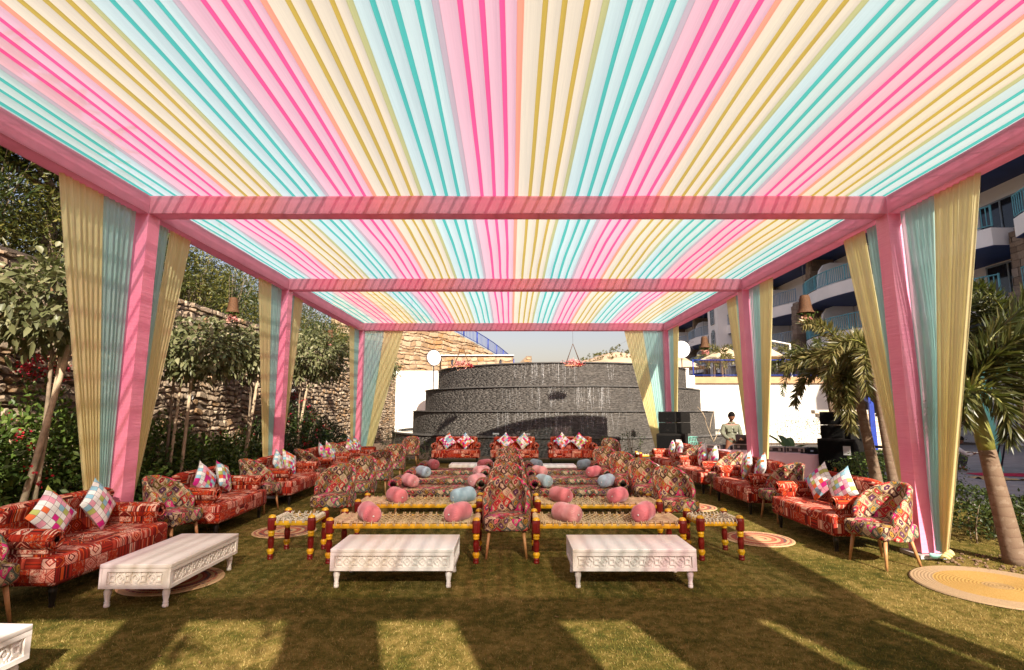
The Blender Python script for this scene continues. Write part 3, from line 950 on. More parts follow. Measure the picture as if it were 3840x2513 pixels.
# ================================================================== masonry
def masonry(fn, length, top, rows, width, depth=(0.02, 0.07), seed=1, gap=0.012, z0=0.0):
    """irregular stones on a wall face. fn(s, z, d) -> world point. yields (centre, verts, faces)"""
    r = random.Random(seed)
    zs = [z0]
    while zs[-1] < max(top(0), top(length), top(length / 2)):
        zs.append(zs[-1] + r.uniform(*rows))
    out = []
    def wig(i, s): return zs[i] + (0 if i == 0 else 0.38 * (rows[0]) * noise.noise(Vector((s * 1.9, i * 7.3, seed))))
    for i in range(len(zs) - 1):
        s = -r.uniform(0, width[1]); h = zs[i + 1] - zs[i]
        while s < length:
            w = r.uniform(*width) * (0.8 + 0.5 * h / rows[1])
            s0, s1 = max(0, s), min(length, s + w); s += w
            if s1 - s0 < 0.05: continue
            sm = (s0 + s1) / 2
            tp = top(sm)
            if wig(i, sm) > tp - 0.03: continue
            j = lambda k: r.uniform(-k, k)
            jx, jz = min(.07, w * .2), min(.05, h * .22)
            def P(q, i2, e):
                return (q, min(wig(i2, q), top(q)) + e)
            g = gap
            pts = [(s0 + g + abs(j(jx)), P(s0, i, 0)[1] + g + abs(j(jz))), (sm + j(jx), P(sm, i, 0)[1] + g + abs(j(jz)) * .4), (s1 - g - abs(j(jx)), P(s1, i, 0)[1] + g + abs(j(jz))),
                   (s1 - g + j(jx) * .3, (P(s1, i, 0)[1] + P(s1, i + 1, 0)[1]) / 2), (s1 - g - abs(j(jx)), P(s1, i + 1, 0)[1] - g - abs(j(jz))),
                   (sm + j(jx), P(sm, i + 1, 0)[1] - g - abs(j(jz)) * .4), (s0 + g + abs(j(jx)), P(s0, i + 1, 0)[1] - g - abs(j(jz))), (s0 + g + j(jx) * .3, (P(s0, i, 0)[1] + P(s0, i + 1, 0)[1]) / 2)]
            if min(p[1] for p in pts[4:7]) - max(p[1] for p in pts[0:3]) < 0.02: continue
            cs, cz = sum(p[0] for p in pts) / 8, sum(p[1] for p in pts) / 8
            d = r.uniform(*depth); tl, tz = j(.012), j(.012)
            base = [fn(p[0], p[1], -0.02) for p in pts]
            mid = [fn(p[0], p[1], d * .55) for p in pts]
            top_ = [fn(cs + (p[0] - cs) * .80, cz + (p[1] - cz) * .78, d + tl * (p[0] - cs) / w * 6 + tz * (p[1] - cz) / h * 3 + j(.006)) for p in pts]
            vs = base + mid + top_
            fs = [(a, (a + 1) % 8, 8 + (a + 1) % 8, 8 + a) for a in range(8)] + [(8 + a, 8 + (a + 1) % 8, 16 + (a + 1) % 8, 16 + a) for a in range(8)]
            fs.append(tuple(range(16, 24)))
            out.append((fn(cs, cz, d), w * h, vs, fs))
    return out

def see(p):
    """projected size factor for choosing which pieces become parts"""
    z = p[2] - 1.7; f = p[1] * math.cos(PITCH) + z * math.sin(PITCH)
    if f < .5: return 0
    u = 2017 * p[0] / f; w = 2017 * (-p[1] * math.sin(PITCH) + z * math.cos(PITCH)) / f
    return (1 / (f * f)) if abs(u) < 1990 and -1300 < w < 1260 else 0.0

def lay(stones, parent, origin, name, mat, keep=300, weight=None):
    ox, oy, oz = origin
    sc = sorted(stones, key=lambda s: -s[1] * see(s[0]) * (weight(s[0]) if weight else 1))
    for c, a, vs, fs in sc[:keep]:
        b = MB(); b.add([(v[0] - c[0], v[1] - c[1], v[2] - c[2]) for v in vs], fs)
        b.build(name, mat, parent, (c[0] - ox, c[1] - oy, c[2] - oz))
    if len(sc) > keep:
        b = MB()
        for c, a, vs, fs in sc[keep:]: b.add([(v[0] - ox, v[1] - oy, v[2] - oz) for v in vs], fs)
        tag(b.build(name + 'work', mat, parent), kind='stuff')

# the retaining wall behind the left row of sofas
WX = -7.3
wall_o = (WX, 20.0, 0)
sw = thing('stone_wall', 'rubble stone retaining wall behind the left row of sofas', 'wall', wall_o)
def wtop(s): return 3.95 + 0.25 * math.sin(s * 0.16) + 0.06 * noise.noise(Vector((s * 1.3, 0, 0)))
WY0, WL = 5.0, 31.0
b = MB()
n = 60
for i in range(n):
    s0, s1 = WL * i / n, WL * (i + 1) / n
    b.add([(-.004, WY0 + s0 - 20, -.1), (-.004, WY0 + s1 - 20, -.1), (-.004, WY0 + s1 - 20, wtop(s1) - .03), (-.004, WY0 + s0 - 20, wtop(s0) - .03),
           (-.5, WY0 + s0 - 20, wtop(s0) - .03), (-.5, WY0 + s1 - 20, wtop(s1) - .03)], [(0, 1, 2, 3), (3, 2, 5, 4)])
b.build('mortar_bed', M_MORTAR, sw)
def wwarp(s, z):
    e = min(1, max(0, wtop(s) - z) / .35) * min(1, z / .3)
    return (s + .13 * noise.noise(Vector((s * 1.7, z * 2.4, 5))), z + e * (.10 * noise.noise(Vector((s * 1.5, z * 1.8, 11))) + .04 * noise.noise(Vector((s * 5, z * 5, 2)))))
def wfn(s, z, d):
    s, z = wwarp(s, z)
    return (WX + d, WY0 + s, z)
st = masonry(wfn, WL, wtop, (0.055, 0.18), (0.09, 0.32), (0.012, 0.075), seed=3, gap=0.009)
lay(st, sw, wall_o, 'stone', M_STONE, 300, lambda p: 1.0 if p[2] > 1.0 and p[1] > 7.3 else 0.05)
for (py, pz, r) in [(12.1, 2.72, .075), (12.2, 2.0, .055), (18.0, 2.35, .06), (15.1, 1.8, .05)]:
    q = MB(); q.lathe([(r, -.2), (r, .12), (r * .82, .12), (r * .82, -.1)], 14, rot=Matrix.Rotation(R(90), 3, 'Y'), cap=False)
    q.build('drain_pipe', M_PIPE, sw, (0, py - 20, pz))

# the planted slope above the wall (terrain)
b = MB()
def slope(u, v):
    y = 2 + u * 46
    x = WX - 0.35 - v * 26
    s = max(0, y - WY0)
    z = (wtop(s) - 0.06) + v * 26 * 0.27 + 0.3 * noise.noise(Vector((x * .4, y * .4, 0)))
    return (x, y, z)
b.grid(slope, 40, 20, True)
tag(b.build('hillside', M_SOIL), kind='structure')

# the tall curved sandstone rampart, far left behind the fountain
ro = (-6.0, 40, 0)
rp = thing('sandstone_rampart', 'tall curved sandstone rampart descending behind the fountain, far left', 'wall', ro)
RPT = [(-11.5, 34.0, 10.2), (-8.6, 36.5, 9.6), (-4.6, 42, 7.95), (-1.6, 48, 6.8), (0.6, 56, 5.8)]
RS = [0]
for a, c in zip(RPT, RPT[1:]): RS.append(RS[-1] + math.hypot(c[0] - a[0], c[1] - a[1]))
def rpos(s):
    s = max(0, min(RS[-1] - 1e-6, s))
    for i in range(len(RS) - 1):
        if s <= RS[i + 1]:
            f = (s - RS[i]) / (RS[i + 1] - RS[i]); p0, p1, p2, p3 = RPT[max(i - 1, 0)], RPT[i], RPT[i + 1], RPT[min(i + 2, len(RPT) - 1)]
            cr = lambda k: 0.5 * (2 * p1[k] + (p2[k] - p0[k]) * f + (2 * p0[k] - 5 * p1[k] + 4 * p2[k] - p3[k]) * f * f + (3 * p1[k] - p0[k] - 3 * p2[k] + p3[k]) * f ** 3)
            return cr(0), cr(1), cr(2)
def rfn(s, z, d):
    z0_ = z
    if 2.8 < z < rpos(s)[2] - .35: z = z + .16 * noise.noise(Vector((s * .9, z * 1.1, 4))); s = s + .2 * noise.noise(Vector((s * .8, z0_ * 1.3, 9)))
    x, y, _ = rpos(s); x2, y2, _ = rpos(s + .1); x1, y1, _ = rpos(s - .1)
    tx, ty = x2 - x1, y2 - y1; l = math.hypot(tx, ty) or 1
    return (x + ty / l * d, y - tx / l * d, z)
b = MB(); n = 60
vs = []
for i in range(n + 1):
    s = RS[-1] * i / n; x, y, z = rpos(s); p = rfn(s, 0, -.01)
    vs += [(p[0] - ro[0], p[1] - ro[1], 0), (p[0] - ro[0], p[1] - ro[1], z - .02), (p[0] - ro[0] - .6, p[1] - ro[1] + .3, z - .02)]
b.add(vs, [(3 * i, 3 * i + 3, 3 * i + 4, 3 * i + 1) for i in range(n)] + [(3 * i + 1, 3 * i + 4, 3 * i + 5, 3 * i + 2) for i in range(n)])
b.build('mortar_bed', M_MORTARP, rp)
st = masonry(rfn, RS[-1], lambda s: rpos(s)[2], (0.18, 0.40), (0.3, 0.8), (0.02, 0.10), seed=11, gap=0.014, z0=2.6)
lay(st, rp, ro, 'stone', M_SANDST, 300)
def railing(name, label, path, h, spacing, mats, post_every=10, mid=0.12, rad=0.018, brad=0.011, cat='railing', posts=True):
    """path: list of 3-D points along the foot of the railing"""
    P = [Vector(p) for p in path]; o = P[0].copy()
    t = thing(name, label, cat, o)
    b = MB(); b.tube([p - o + Vector((0, 0, h)) for p in P], rad, 6); b.build('top_rail', mats[0], t)
    b = MB(); b.tube([p - o + Vector((0, 0, mid)) for p in P], rad * .8, 6); b.build('bottom_rail', mats[0], t)
    b = MB(); L = 0
    for a, c in zip(P, P[1:]):
        n = max(1, int((c - a).length / spacing))
        for i in range(n):
            q = a.lerp(c, i / n) - o
            b.tube([q + Vector((0, 0, mid)), q + Vector((0, 0, h))], brad, 4, False)
    tag(b.build('balusters', mats[1], t), kind='stuff')
    if posts:
        tot = sum((c - a).length for a, c in zip(P, P[1:])); n = max(2, int(tot / (spacing * post_every)))
        for i in range(n + 1):
            d = tot * i / n
            for a, c in zip(P, P[1:]):
                l = (c - a).length
                if d <= l + 1e-6:
                    q = a.lerp(c, min(1, d / l)) - o
                    m = MB(); m.tube([(0, 0, 0), (0, 0, h + .02)], rad * 1.25, 6); m.build('post', mats[0], t, q); break
                d -= l
    return t
railing('iron_railing', 'cobalt blue railing running down the top of the curved rampart', [rpos(RS[-1] * k / 16) for k in range(0, 16)], 1.0, 0.22, (M_BLUERAIL, M_BLUERAIL), 9, rad=.035, brad=.017)

lo = (-2.5, 40, 0)
lw = thing('low_sandstone_wall', 'low flat-topped sandstone wall peeping over the fountain, before the rampart', 'wall', lo)
b = MB(); b.box((0, .35, 2.8), (5.4, .6, 5.9)); b.build('core', M_MORTARP, lw)
st = masonry(lambda s, z, d: (-5.2 + s, 40.04 - d, z), 5.4, lambda s: 5.72, (0.22, 0.36), (0.35, 0.75), (0.02, 0.07), seed=21, z0=3.6)
lay(st, lw, lo, 'stone', M_SANDST, 300)
b = MB(); b.box((0, .30, 5.79), (5.5, .8, .07)); b.build('coping', M_STEPW, lw)
for x in (-4.35, -.75):
    q = MB(); q.box((x + 2.5, -.06, 5.2), (.16, .1, .36)); q.lathe([(.05, 5.38), (.09, 5.42), (.02, 5.5)], 8, (x + 2.5, -.06, 0)); q.build('wall_lamp', M_IRON, lw)
po = (0.9, 42, 0)
pw = thing('stone_pier', 'short sandstone pier with sloping top beyond the fountain', 'wall', po)
b = MB(); b.prism([(-.45, 3.2), (.75, 3.2), (.75, 5.95), (.35, 5.95), (-.45, 5.2)], 'y', 0.05, .6); b.build('core', M_MORTARP, pw)
st = masonry(lambda s, z, d: (0.45 + s, 42.05 - d, z), 1.2, lambda s: min(5.95, 5.2 + s * .95), (0.2, 0.34), (0.3, 0.5), (0.02, 0.06), seed=23, z0=3.4)
lay(st, pw, po, 'stone', M_SANDST, 300)

# ================================================================== fountain
FX, FY = 2.6, 28.6
fo = (FX, FY, 0)
fn_ = thing('tiered_fountain', 'dark stacked-slate fountain of three curved tiers with water running down', 'fountain', fo)
def slates(R_, z0, z1, a0, a1, rowh=0.021, wl=(0.10, 0.34), seed=1):
    r = random.Random(seed); V_, T_ = [], []
    z = z0; k = 0
    while z < z1 - .004:
        h = min(rowh * r.uniform(.7, 1.4), z1 - z)
        a = a0 + r.uniform(-.02, 0)
        while a < a1:
            w = r.uniform(*wl) / R_; ae = min(a1, a + w * .994)
            d = r.uniform(0.0, 0.014)
            if ae - a > 0.003:
                for q in (a, ae):
                    c, s_ = math.cos(q), math.sin(q)
                    V_ += [(c * (R_ - .01), s_ * (R_ - .01), z), (c * (R_ + d), s_ * (R_ + d), z + .002), (c * (R_ + d), s_ * (R_ + d), z + h * .98), (c * (R_ - .01), s_ * (R_ - .01), z + h * .98)]
                T_ += [[k + 1, k + 5, k + 6], [k + 1, k + 6, k + 2], [k + 2, k + 6, k + 7], [k + 2, k + 7, k + 3], [k, k + 4, k + 5], [k, k + 5, k + 1], [k, k + 1, k + 2], [k, k + 2, k + 3], [k + 4, k + 7, k + 6], [k + 4, k + 6, k + 5]]
                k += 8
            a += w
        z += h
    return np.array(V_), np.array(T_)
AA, AB = R(180), R(360)
tiers = [(7.6, 0.62, 1.70), (7.0, 1.70, 2.70), (6.37, 2.70, 3.70)]
for i, (r_, z0, z1) in enumerate(tiers):
    b = MB(); b.lathe([(r_ - .004, z0 - .1), (r_ - .004, z1 - .01)], 96, cap=False); w = b.build('tier', M_SLATEB, fn_)
    V_, T_ = slates(r_, z0, z1 - .05, AA, AB, seed=30 + i)
    tag(ob('slate_cladding', tri_mesh('slate_cladding', V_, T_, M_SLATE), w), kind='stuff')
    b = MB(); b.lathe([(r_ - .75, z1 - .045), (r_ + .075, z1 - .045), (r_ + .075, z1), (r_ - .75, z1)], 96, cap=False, smooth=False); b.build('ledge', M_RIM, w)
    # water strands
    wv, wt = [], []
    rr = random.Random(50 + i)
    ang0 = math.atan2(21.5 - FY, 2.3 - FX)
    m = 60 if i < 2 else 40
    kk = 0
    for q in range(m):
        cl = rr.choice([(-.02, .13), (.16, .05), (-.30, .07), (.02, .16)] if i < 2 else [(-.16, .09), (-.28, .05), (.05, .2)])
        a = ang0 + rr.gauss(cl[0], cl[1]); zt = z1 - rr.uniform(0, .12); zb = z0 + rr.uniform(0, .45) * (z1 - z0)
        wd = rr.uniform(.004, .012); seg = 9
        for g in range(seg + 1):
            z = zt + (zb - zt) * g / seg; da = rr.gauss(0, .0016) ; ww = wd * rr.uniform(.4, 1.3) / r_
            a += da
            for e in (-1, 1):
                wv.append((math.cos(a + e * ww) * (r_ + .04), math.sin(a + e * ww) * (r_ + .04), z))
            if g < seg: wt += [[kk, kk + 1, kk + 3], [kk, kk + 3, kk + 2]]
            kk += 2
    tag(ob('water_strands', tri_mesh('water_strands', wv, wt, M_FALL), w), kind='stuff')
b = MB(); b.lathe([(8.6, 0), (8.6, .70)], 96, cap=False); w = b.build('basin_wall', M_SLATEB, fn_)
V_, T_ = slates(8.6, 0, .66, AA, AB, seed=40)
tag(ob('slate_cladding', tri_mesh('slate_cladding', V_, T_, M_SLATE), w), kind='stuff')
b = MB(); b.lathe([(8.34, .68), (8.66, .68), (8.66, .745), (8.34, .745), (8.34, .5)], 96, cap=False, smooth=False); b.build('rim', M_RIM, w)
b = MB(); b.lathe([(7.5, .655), (8.4, .655)], 96, cap=False); tag(b.build('basin_water', M_POOL, fn_), kind='stuff')
for x in (-.55, .62):
    q = MB(); q.box((0, 0, .02), (.05, .05, .04)); q.tube([(-.10, -.02, .07), (.10, .02, .07)], .045, 8); q.tube([(-.13, -.026, .07), (-.09, -.018, .07)], .055, 8)
    a = math.asin((x - FX) / 8.5)
    q.build('spotlight', M_PIPE, fn_, (x - FX, -math.sqrt(8.5 ** 2 - (x - FX) ** 2), .745))

# white walls either side of the fountain
b = MB(); b.box((0, 0, 2.1), (8.3, .3, 4.2)); w1 = tag(b.build('white_wall', M_STUCCO, None, (-3.1, 34.2, 0)), 'bright white rendered wall left of the tiered fountain', 'wall')
TZ = 3.15
w2 = thing('terrace_wall', 'sunlit white textured retaining wall right of the fountain below the terrace', 'wall', (13.2, 29.2, 0))
b = MB(); b.box((0, .2, TZ / 2), (8.6, .4, TZ)); b.build('wall_face', M_STUCCO, w2)
b = MB(); b.box((0, .12, TZ + .18), (8.6, .5, .34)); b.build('coping', M_TERRA, w2)
b = MB(); b.box((-4.0, .15, TZ + .40), (.85, .6, .85)); b.box((-3.55, .15, TZ - .02), (.55, .62, .9)); b.build('pier', M_STUCCO, w2)
sheet('terrace', 8.8, 60, 29.7, 90, TZ, M_STEP)
def terrace_rail():
    P = [(9.9, 29.15, TZ + .35), (17.4, 29.15, TZ + .35)]
    t = railing('terrace_railing', 'blue topped wrought iron railing with scrolls on the terrace wall', P, .92, .16, (M_BLUERAIL, M_IRON), 12, mid=.1, rad=.03, brad=.013)
    b = MB()
    x = 0.3
    while x < 7.3:
        for s_ in (-1, 1):
            b.tube([(x + s_ * (.10 - .10 * f) * 1.0 + s_ * .06 * math.sin(f * PI * 1.0), 0, .12 + f * .55) for f in [j / 6 for j in range(7)]], .012, 4)
        b.tube([(x + .085 * math.cos(a) * (1 - a / 14), 0, -.10 + .085 * math.sin(a) * (1 - a / 14)) for a in [j * .5 for j in range(20)]], .011, 4)
        b.tube([(x + .08 * math.cos(a), 0, .80 + .07 * math.sin(a)) for a in [j * PI / 5 for j in range(11)]], .010, 4)
        x += .42
    tag(b.build('scrollwork', M_IRON, t), kind='stuff')
terrace_rail()
# ================================================================== hotel
HX = 22.0
ho = (HX, 45, 0)
hotel = thing('hotel_building', 'long white hotel with navy soffits, stone fins and railed balconies', 'building', ho)
BY = [14.5, 23.0, 31.5, 40.0, 49.0, 57.6, 66.0, 75.0]
FZ = [TZ + .2, 6.75, 9.95, 13.15]
def hp(name, b, mat, parent=None):
    o = b.build(name, mat, parent or hotel); return o
def L(x, y, z): return (x - HX, y - 45, z)
b = MB(); b.box(L(HX + 4.8, 45, 13), (4.0, 66, 26)); hp('core', b, M_HOTEL)
b = MB(); b.box(L(HX + 1.2, 45, FZ[3] + .5), (3.6, 66, 1.1)); hp('roof_band', b, M_HOTEL)
b = MB(); b.box(L(HX + 1.6, 45, FZ[3] + 6.6), (2.8, 66, 11)); hp('upper_storeys', b, M_HOTEL)
b = MB(); b.box(L(HX + 1.2, 45, FZ[3] - .07), (3.5, 65.8, .04)); hp('soffit', b, M_NAVY)
for k in range(3):
    z = FZ[k]
    for j in range(len(BY) - 1):
        y0, y1 = BY[j] + .55, BY[j + 1] - .55
        ym = (y0 + y1) / 2; ln = y1 - y0
        # curved balcony slab with upstand
        pts = []
        for i in range(13):
            f = i / 12; yy = y0 + ln * f
            pts.append((HX - .15 - 0.75 * math.sin(PI * f) ** .8, yy))
        if k > 0:
            b = MB()
            poly = [(p[0] - HX, p[1] - 45) for p in pts] + [(2.9, y1 - 45), (2.9, y0 - 45)]
            b.prism(poly[::-1], 'z', z - .82, z)
            hp('balcony', b, M_HOTEL)
            b = MB(); poly2 = [(p[0] - HX + .02, p[1] - 45) for p in pts] + [(2.9, y1 - 45), (2.9, y0 - 45)]
            b.prism(poly2[::-1], 'z', z - .86, z - .825); hp('soffit', b, M_NAVY)
        if j < 7 and k > 0:
            # railing on the balcony edge
            b = MB(); mt = M_TURQ if j < 3 else M_RAILG
            pr = [Vector((p[0] - HX + .06, p[1] - 45, z)) for p in pts]
            b.tube([p + Vector((0, 0, 1.02)) for p in pr], .035, 5); b.tube([p + Vector((0, 0, .12)) for p in pr], .025, 5)
            rl = hp('balcony_railing', b, mt)
            q = MB(); n = int(ln / .17)
            for i in range(n + 1):
                f = i / n * 12; a = min(11, int(f)); c = pr[a].lerp(pr[a + 1], f - a)
                q.box(c + Vector((0, 0, .57)), (.03, .03, .9) if i % 9 else (.06, .06, 1.0))
            tag(hp('balusters', q, mt, rl), kind='stuff')
        # recessed room wall with door, and a curved divider
        b = MB(); b.box(L(HX + 2.7, ym, z + 1.2), (.2, ln + 1.1, 2.5)); rw = hp('room_wall', b, M_HOTEL)
        b = MB(); b.box(L(HX + 2.56, ym - ln * .2, z + 1.1), (.08, 2.3, 2.15)); dr = hp('glass_door', b, M_GLASS)
        b = MB()
        for yy in (-1.17, 0, 1.17): b.box(L(HX + 2.50, ym - ln * .2 + yy, z + 1.1), (.06, .07, 2.2))
        b.box(L(HX + 2.50, ym - ln * .2, z + 2.2), (.06, 2.4, .07)); hp('door_frame', b, M_FRAME, dr)
        b = MB()
        prof = [(0, 0), (2.4, 0), (2.4, 2.35), (1.0, 2.35), (.55, 2.2), (.25, 1.8), (.08, 1.2)]
        b.prism([(p[0] + .1, p[1] + z) for p in prof], 'y', ym + ln * .28 - 45, ym + ln * .28 - 44.75); hp('balcony_divider', b, M_HOTEL)
# leaning stone fins between the bays
for j, y in enumerate(BY):
    b = MB(); sh_ = 1.0 if j < 3 else 0.0
    prof = [(-1.5, TZ - .2), (2.5, TZ - .2), (2.5, FZ[3] - .1), (.9, FZ[3] - .1), (.5, 10.2), (-.5, 9.6), (-.6, 7.0), (-1.1, 6.4)]
    b.prism([(min(2.5, p[0] + sh_), p[1]) for p in prof], 'y', y - .35 - 45, y + .35 - 45); f = hp('stone_fin', b, M_FIN)
    if j < 7:
        rr = random.Random(j)
        q = MB()
        z = TZ
        while z < FZ[3] - .4:
            h = rr.uniform(.2, .42); yy = -.35
            def edge(zz):
                pr = [(TZ - .2, -1.5), (6.4, -1.1), (7.0, -.6), (9.6, -.5), (10.2, .5), (FZ[3] - .1, .9)]
                for (z0, x0), (z1, x1) in zip(pr, pr[1:]):
                    if z0 <= zz <= z1: return sh_ + x0 + (x1 - x0) * (zz - z0) / (z1 - z0)
                return .9 + sh_
            while yy < .33:
                w = min(rr.uniform(.25, .6), .35 - yy)
                q.box((edge(z + h / 2) - .02, y - 45 + yy + w / 2, z + h / 2), (.12 + rr.uniform(0, .06), w - .02, h - .02), Matrix.Rotation(rr.uniform(-.05, .05), 3, 'X')); yy += w
            x = edge(z + h / 2)
            while x < 2.4:
                w = rr.uniform(.3, .7)
                q.box((x + w / 2, y - 45 - .35, z + h / 2), (w - .02, .06 + rr.uniform(0, .05), h - .02)); x += w
            z += h
        tag(hp('fin_stonework', q, M_FIN, f), kind='stuff')
# flat bay with arched windows, far end
b = MB(); b.box(L(HX - .5, 53.3, 8.9), (2.4, 2.6, 9.4)); fb = hp('stair_bay', b, M_HOTEL)
for (z, h) in ((8.6, 2.2), (11.4, 2.4), (5.2, 2.0)):
    b = MB()
    arc = [(.42 * math.cos(a), h / 2 - .42 + .42 * math.sin(a)) for a in [i * PI / 8 for i in range(9)]]
    b.prism([(p[0] + 53.3 - 45, p[1] + z) for p in [(.42, -h / 2)] + arc + [(-.42, -h / 2)]], 'x', -1.76, -1.72)
    w = hp('window', b, M_GLASS, fb)
    b = MB()
    for i in range(4): b.box((-1.78, 53.3 - 45, z - h / 2 + .1 + i * h / 4), (.04, .84, .05))
    for yy in (-.41, 0, .41): b.box((-1.78, 53.3 - 45 + yy, z - .1), (.04, .05, h - .3))
    hp('window_bars', b, M_FRAME, fb)

# unseen wing added on the right, out of frame, to shade the path
wg = thing('shade_wing', 'unseen white wing added beyond the frame on the right to shade the path', 'building', (24, -6, 0))
b = MB(); b.box((0, 0, 6.5), (19, 17, 13)); b.build('walls', M_HOTEL, wg)
for k in range(3):
    b = MB(); b.box((-9.9, 0, 3.6 + k * 3.2), (1.0, 16.6, .9)); b.build('balcony', M_HOTEL, wg)
    for q in range(4):
        b = MB(); b.box((-9.53, -6 + q * 4, 1.3 + k * 3.2), (.06, 2.2, 2.1)); b.build('glass_door', M_GLASS, wg)
b = MB(); b.box((0, 0, 13.15), (19.6, 17.6, .3)); b.build('roof', M_HOTEL, wg)

# ------------------------------------------------------------------ terrace furniture
def parasol(loc, r, hgt, label, cantilever=False):
    t = thing('parasol', label, 'parasol', loc, group='parasols on the hotel terrace')
    b = MB(); seg = 8
    for (ra, za, rb, zb) in ((r, hgt - .75, r * .28, hgt - .18), (r * .36, hgt - .20, .03, hgt + .08)):
        vs = [(ra * math.cos(2 * PI * i / seg), ra * math.sin(2 * PI * i / seg), za) for i in range(seg)] + [(rb * math.cos(2 * PI * i / seg), rb * math.sin(2 * PI * i / seg), zb) for i in range(seg)]
        b.add(vs, [(i, (i + 1) % seg, seg + (i + 1) % seg, seg + i) for i in range(seg)])
    b.build('canopy_cloth', M_PARASOL, t)
    b = MB()
    for i in range(seg):
        a = 2 * PI * i / seg; b.tube([(r * math.cos(a), r * math.sin(a), hgt - .77), (.05, 0, hgt - .22)], .016, 4)
    b.build('ribs', M_WHITEP, t)
    b = MB()
    if cantilever:
        b.tube([(r + .35, 0, 0), (r + .35, 0, hgt + .05), (.0, 0, hgt + .35)], .06, 6, False)
    else:
        b.tube([(0, 0, 0), (0, 0, hgt + .1)], .035, 6)
    b.build('pole', M_WHITEP, t)
    b = MB(); b.box((r + .35 if cantilever else 0, 0, .05), (.8, .8, .1)); b.build('foot', M_PAVE, t)
parasol((13.2, 33.0, TZ), 1.65, 2.35, 'beige two-tier parasol on the terrace right of the white disc')
parasol((10.9, 34.5, TZ), 1.7, 1.95, 'beige parasol half hidden behind the white disc sign')
parasol((14.6, 30.9, TZ), 1.2, 2.3, 'brown cantilever parasol with white post on the terrace', True)
for i, (x, y) in enumerate([(13.4, 35), (15.7, 36), (17.6, 34)]):
    b = MB(); b.rbox((0, 0, .32), (.7, 1.7, .12), .04); b.rbox((0, -.8, .6), (.7, .12, .7), .04, rot=Matrix.Rotation(R(-20), 3, 'X')); b.box((0, .5, .13), (.6, .05, .26)); b.box((0, -.5, .13), (.6, .05, .26))
    tag(b.build('lounger', M_BLUERAIL, None, (x, y, TZ)), f'cobalt blue lounger on the terrace, {["nearest the fountain", "middle one of three", "nearest the palms"][i]}', 'lounger', 'blue loungers on the terrace')

# ------------------------------------------------------------------ far hill and its shrubs
b = MB()
def hill(u, v):
    x = -10 + u * 90; y = 120 + v * 90
    z = -2 + 20.5 * math.exp(-((x - 30) / 24) ** 2) * math.exp(-((y - 160) / 32) ** 2) + 1.6 * noise.noise(Vector((x * .09, y * .09, 0))) + .5 * noise.noise(Vector((x * .4, y * .4, 3)))
    return (x, y, z)
b.grid(hill, 90, 60, True)
tag(b.build('hill', M_HILL), kind='structure')
def hz(x, y): return hill((x + 10) / 90, (y - 120) / 90)[2]
# ================================================================== plants
ordn = ['first', 'second', 'third', 'fourth', 'fifth', 'sixth', 'seventh', 'eighth', 'ninth', 'tenth', 'eleventh', 'twelfth', 'thirteenth', 'fourteenth', 'fifteenth', 'sixteenth', 'seventeenth']
def crown_points(c, rad, ncl, per, spread, shell=0.55):
    """clustered leaf positions in an ellipsoid; returns positions and outward directions"""
    d = rand_dirs(ncl); r = shell + (1 - shell) * rng.random(ncl) ** 0.5
    cc = d * r[:, None] * np.array(rad)
    P = np.repeat(cc, per, 0) + rng.normal(size=(ncl * per, 3)) * spread
    Dv = unit(P / np.array(rad) + 1e-6)
    return P + np.array(c), Dv

def crown(name, parent, c, rad, ncl, per, spread, L_, W_, mat, big=False, droop=.3, updir=0.4, shell=.55, loc=None):
    P, D = crown_points(c, rad, ncl, per, spread, shell)
    n = len(P)
    D2 = unit(D + rng.normal(size=(n, 3)) * .7)
    N = unit(np.array([0, 0, 1.0]) * updir + D * .5 + rng.normal(size=(n, 3)) * .35)
    L2 = L_ * (0.65 + .7 * rng.random(n)); W2 = W_ * (0.7 + .6 * rng.random(n))
    f = leaves_big if big else leaves_small
    V_, T_ = f(P, D2, N, L2, W2, droop) if big else f(P, D2, N, L2, W2)
    return ob(name, tri_mesh(name, V_, T_, mat), parent, loc)

def limb(b, p0, p1, r0, r1, bend=.1, seg=7, n=6):
    p0, p1 = Vector(p0), Vector(p1)
    o = Vector((random.uniform(-1, 1), random.uniform(-1, 1), random.uniform(-.3, .3))) * bend
    pts = [p0.lerp(p1, i / n) + o * math.sin(PI * i / n) for i in range(n + 1)]
    b.tube(pts, [r0 + (r1 - r0) * i / n for i in range(n + 1)], seg)

def broad_tree(x, y, cz, rad, label, ncl=80, per=9, lean=(0, 0), cx=0, cy=0, stems=1):
    t = thing('broadleaf_tree', label, 'tree', (x, y, 0), group='small trees along the stone wall')
    b = MB()
    for k in range(stems):
        f = (lean[0] + random.uniform(-.15, .15), lean[1] + random.uniform(-.2, .2), cz - rad[2] * .55)
        limb(b, (random.uniform(-.06, .06), random.uniform(-.06, .06), -.05), f, .032, .022, .08)
        for q in range(6):
            a = random.uniform(0, 2 * PI); s = random.uniform(.35, .75)
            limb(b, f, (cx + math.cos(a) * rad[0] * s, cy + math.sin(a) * rad[1] * s, cz + random.uniform(-.3, .5) * rad[2]), .02, .006, .06, 5, 4)
    b.build('trunk', M_BARK, t)
    crown('crown', t, (cx, cy, cz), rad, int(ncl * 2.3), per, .10, .14, .068, L_BROAD, True, .4, .55, .35)
    return t
broad_tree(-6.15, 7.05, 3.12, (.95, 1.0, .55), 'broad leaved small tree nearest the camera at the stone wall', 110, 9, (.2, .1), .15, stems=1)
broad_tree(-6.2, 10.0, 2.88, (.95, .9, .5), 'broad leaved small tree between the front and middle left posts', 90, 9, (.1, 0), .3)
broad_tree(-6.3, 13.0, 3.15, (.85, .95, .55), 'broad leaved small tree half hidden by the middle left curtains', 80, 9)
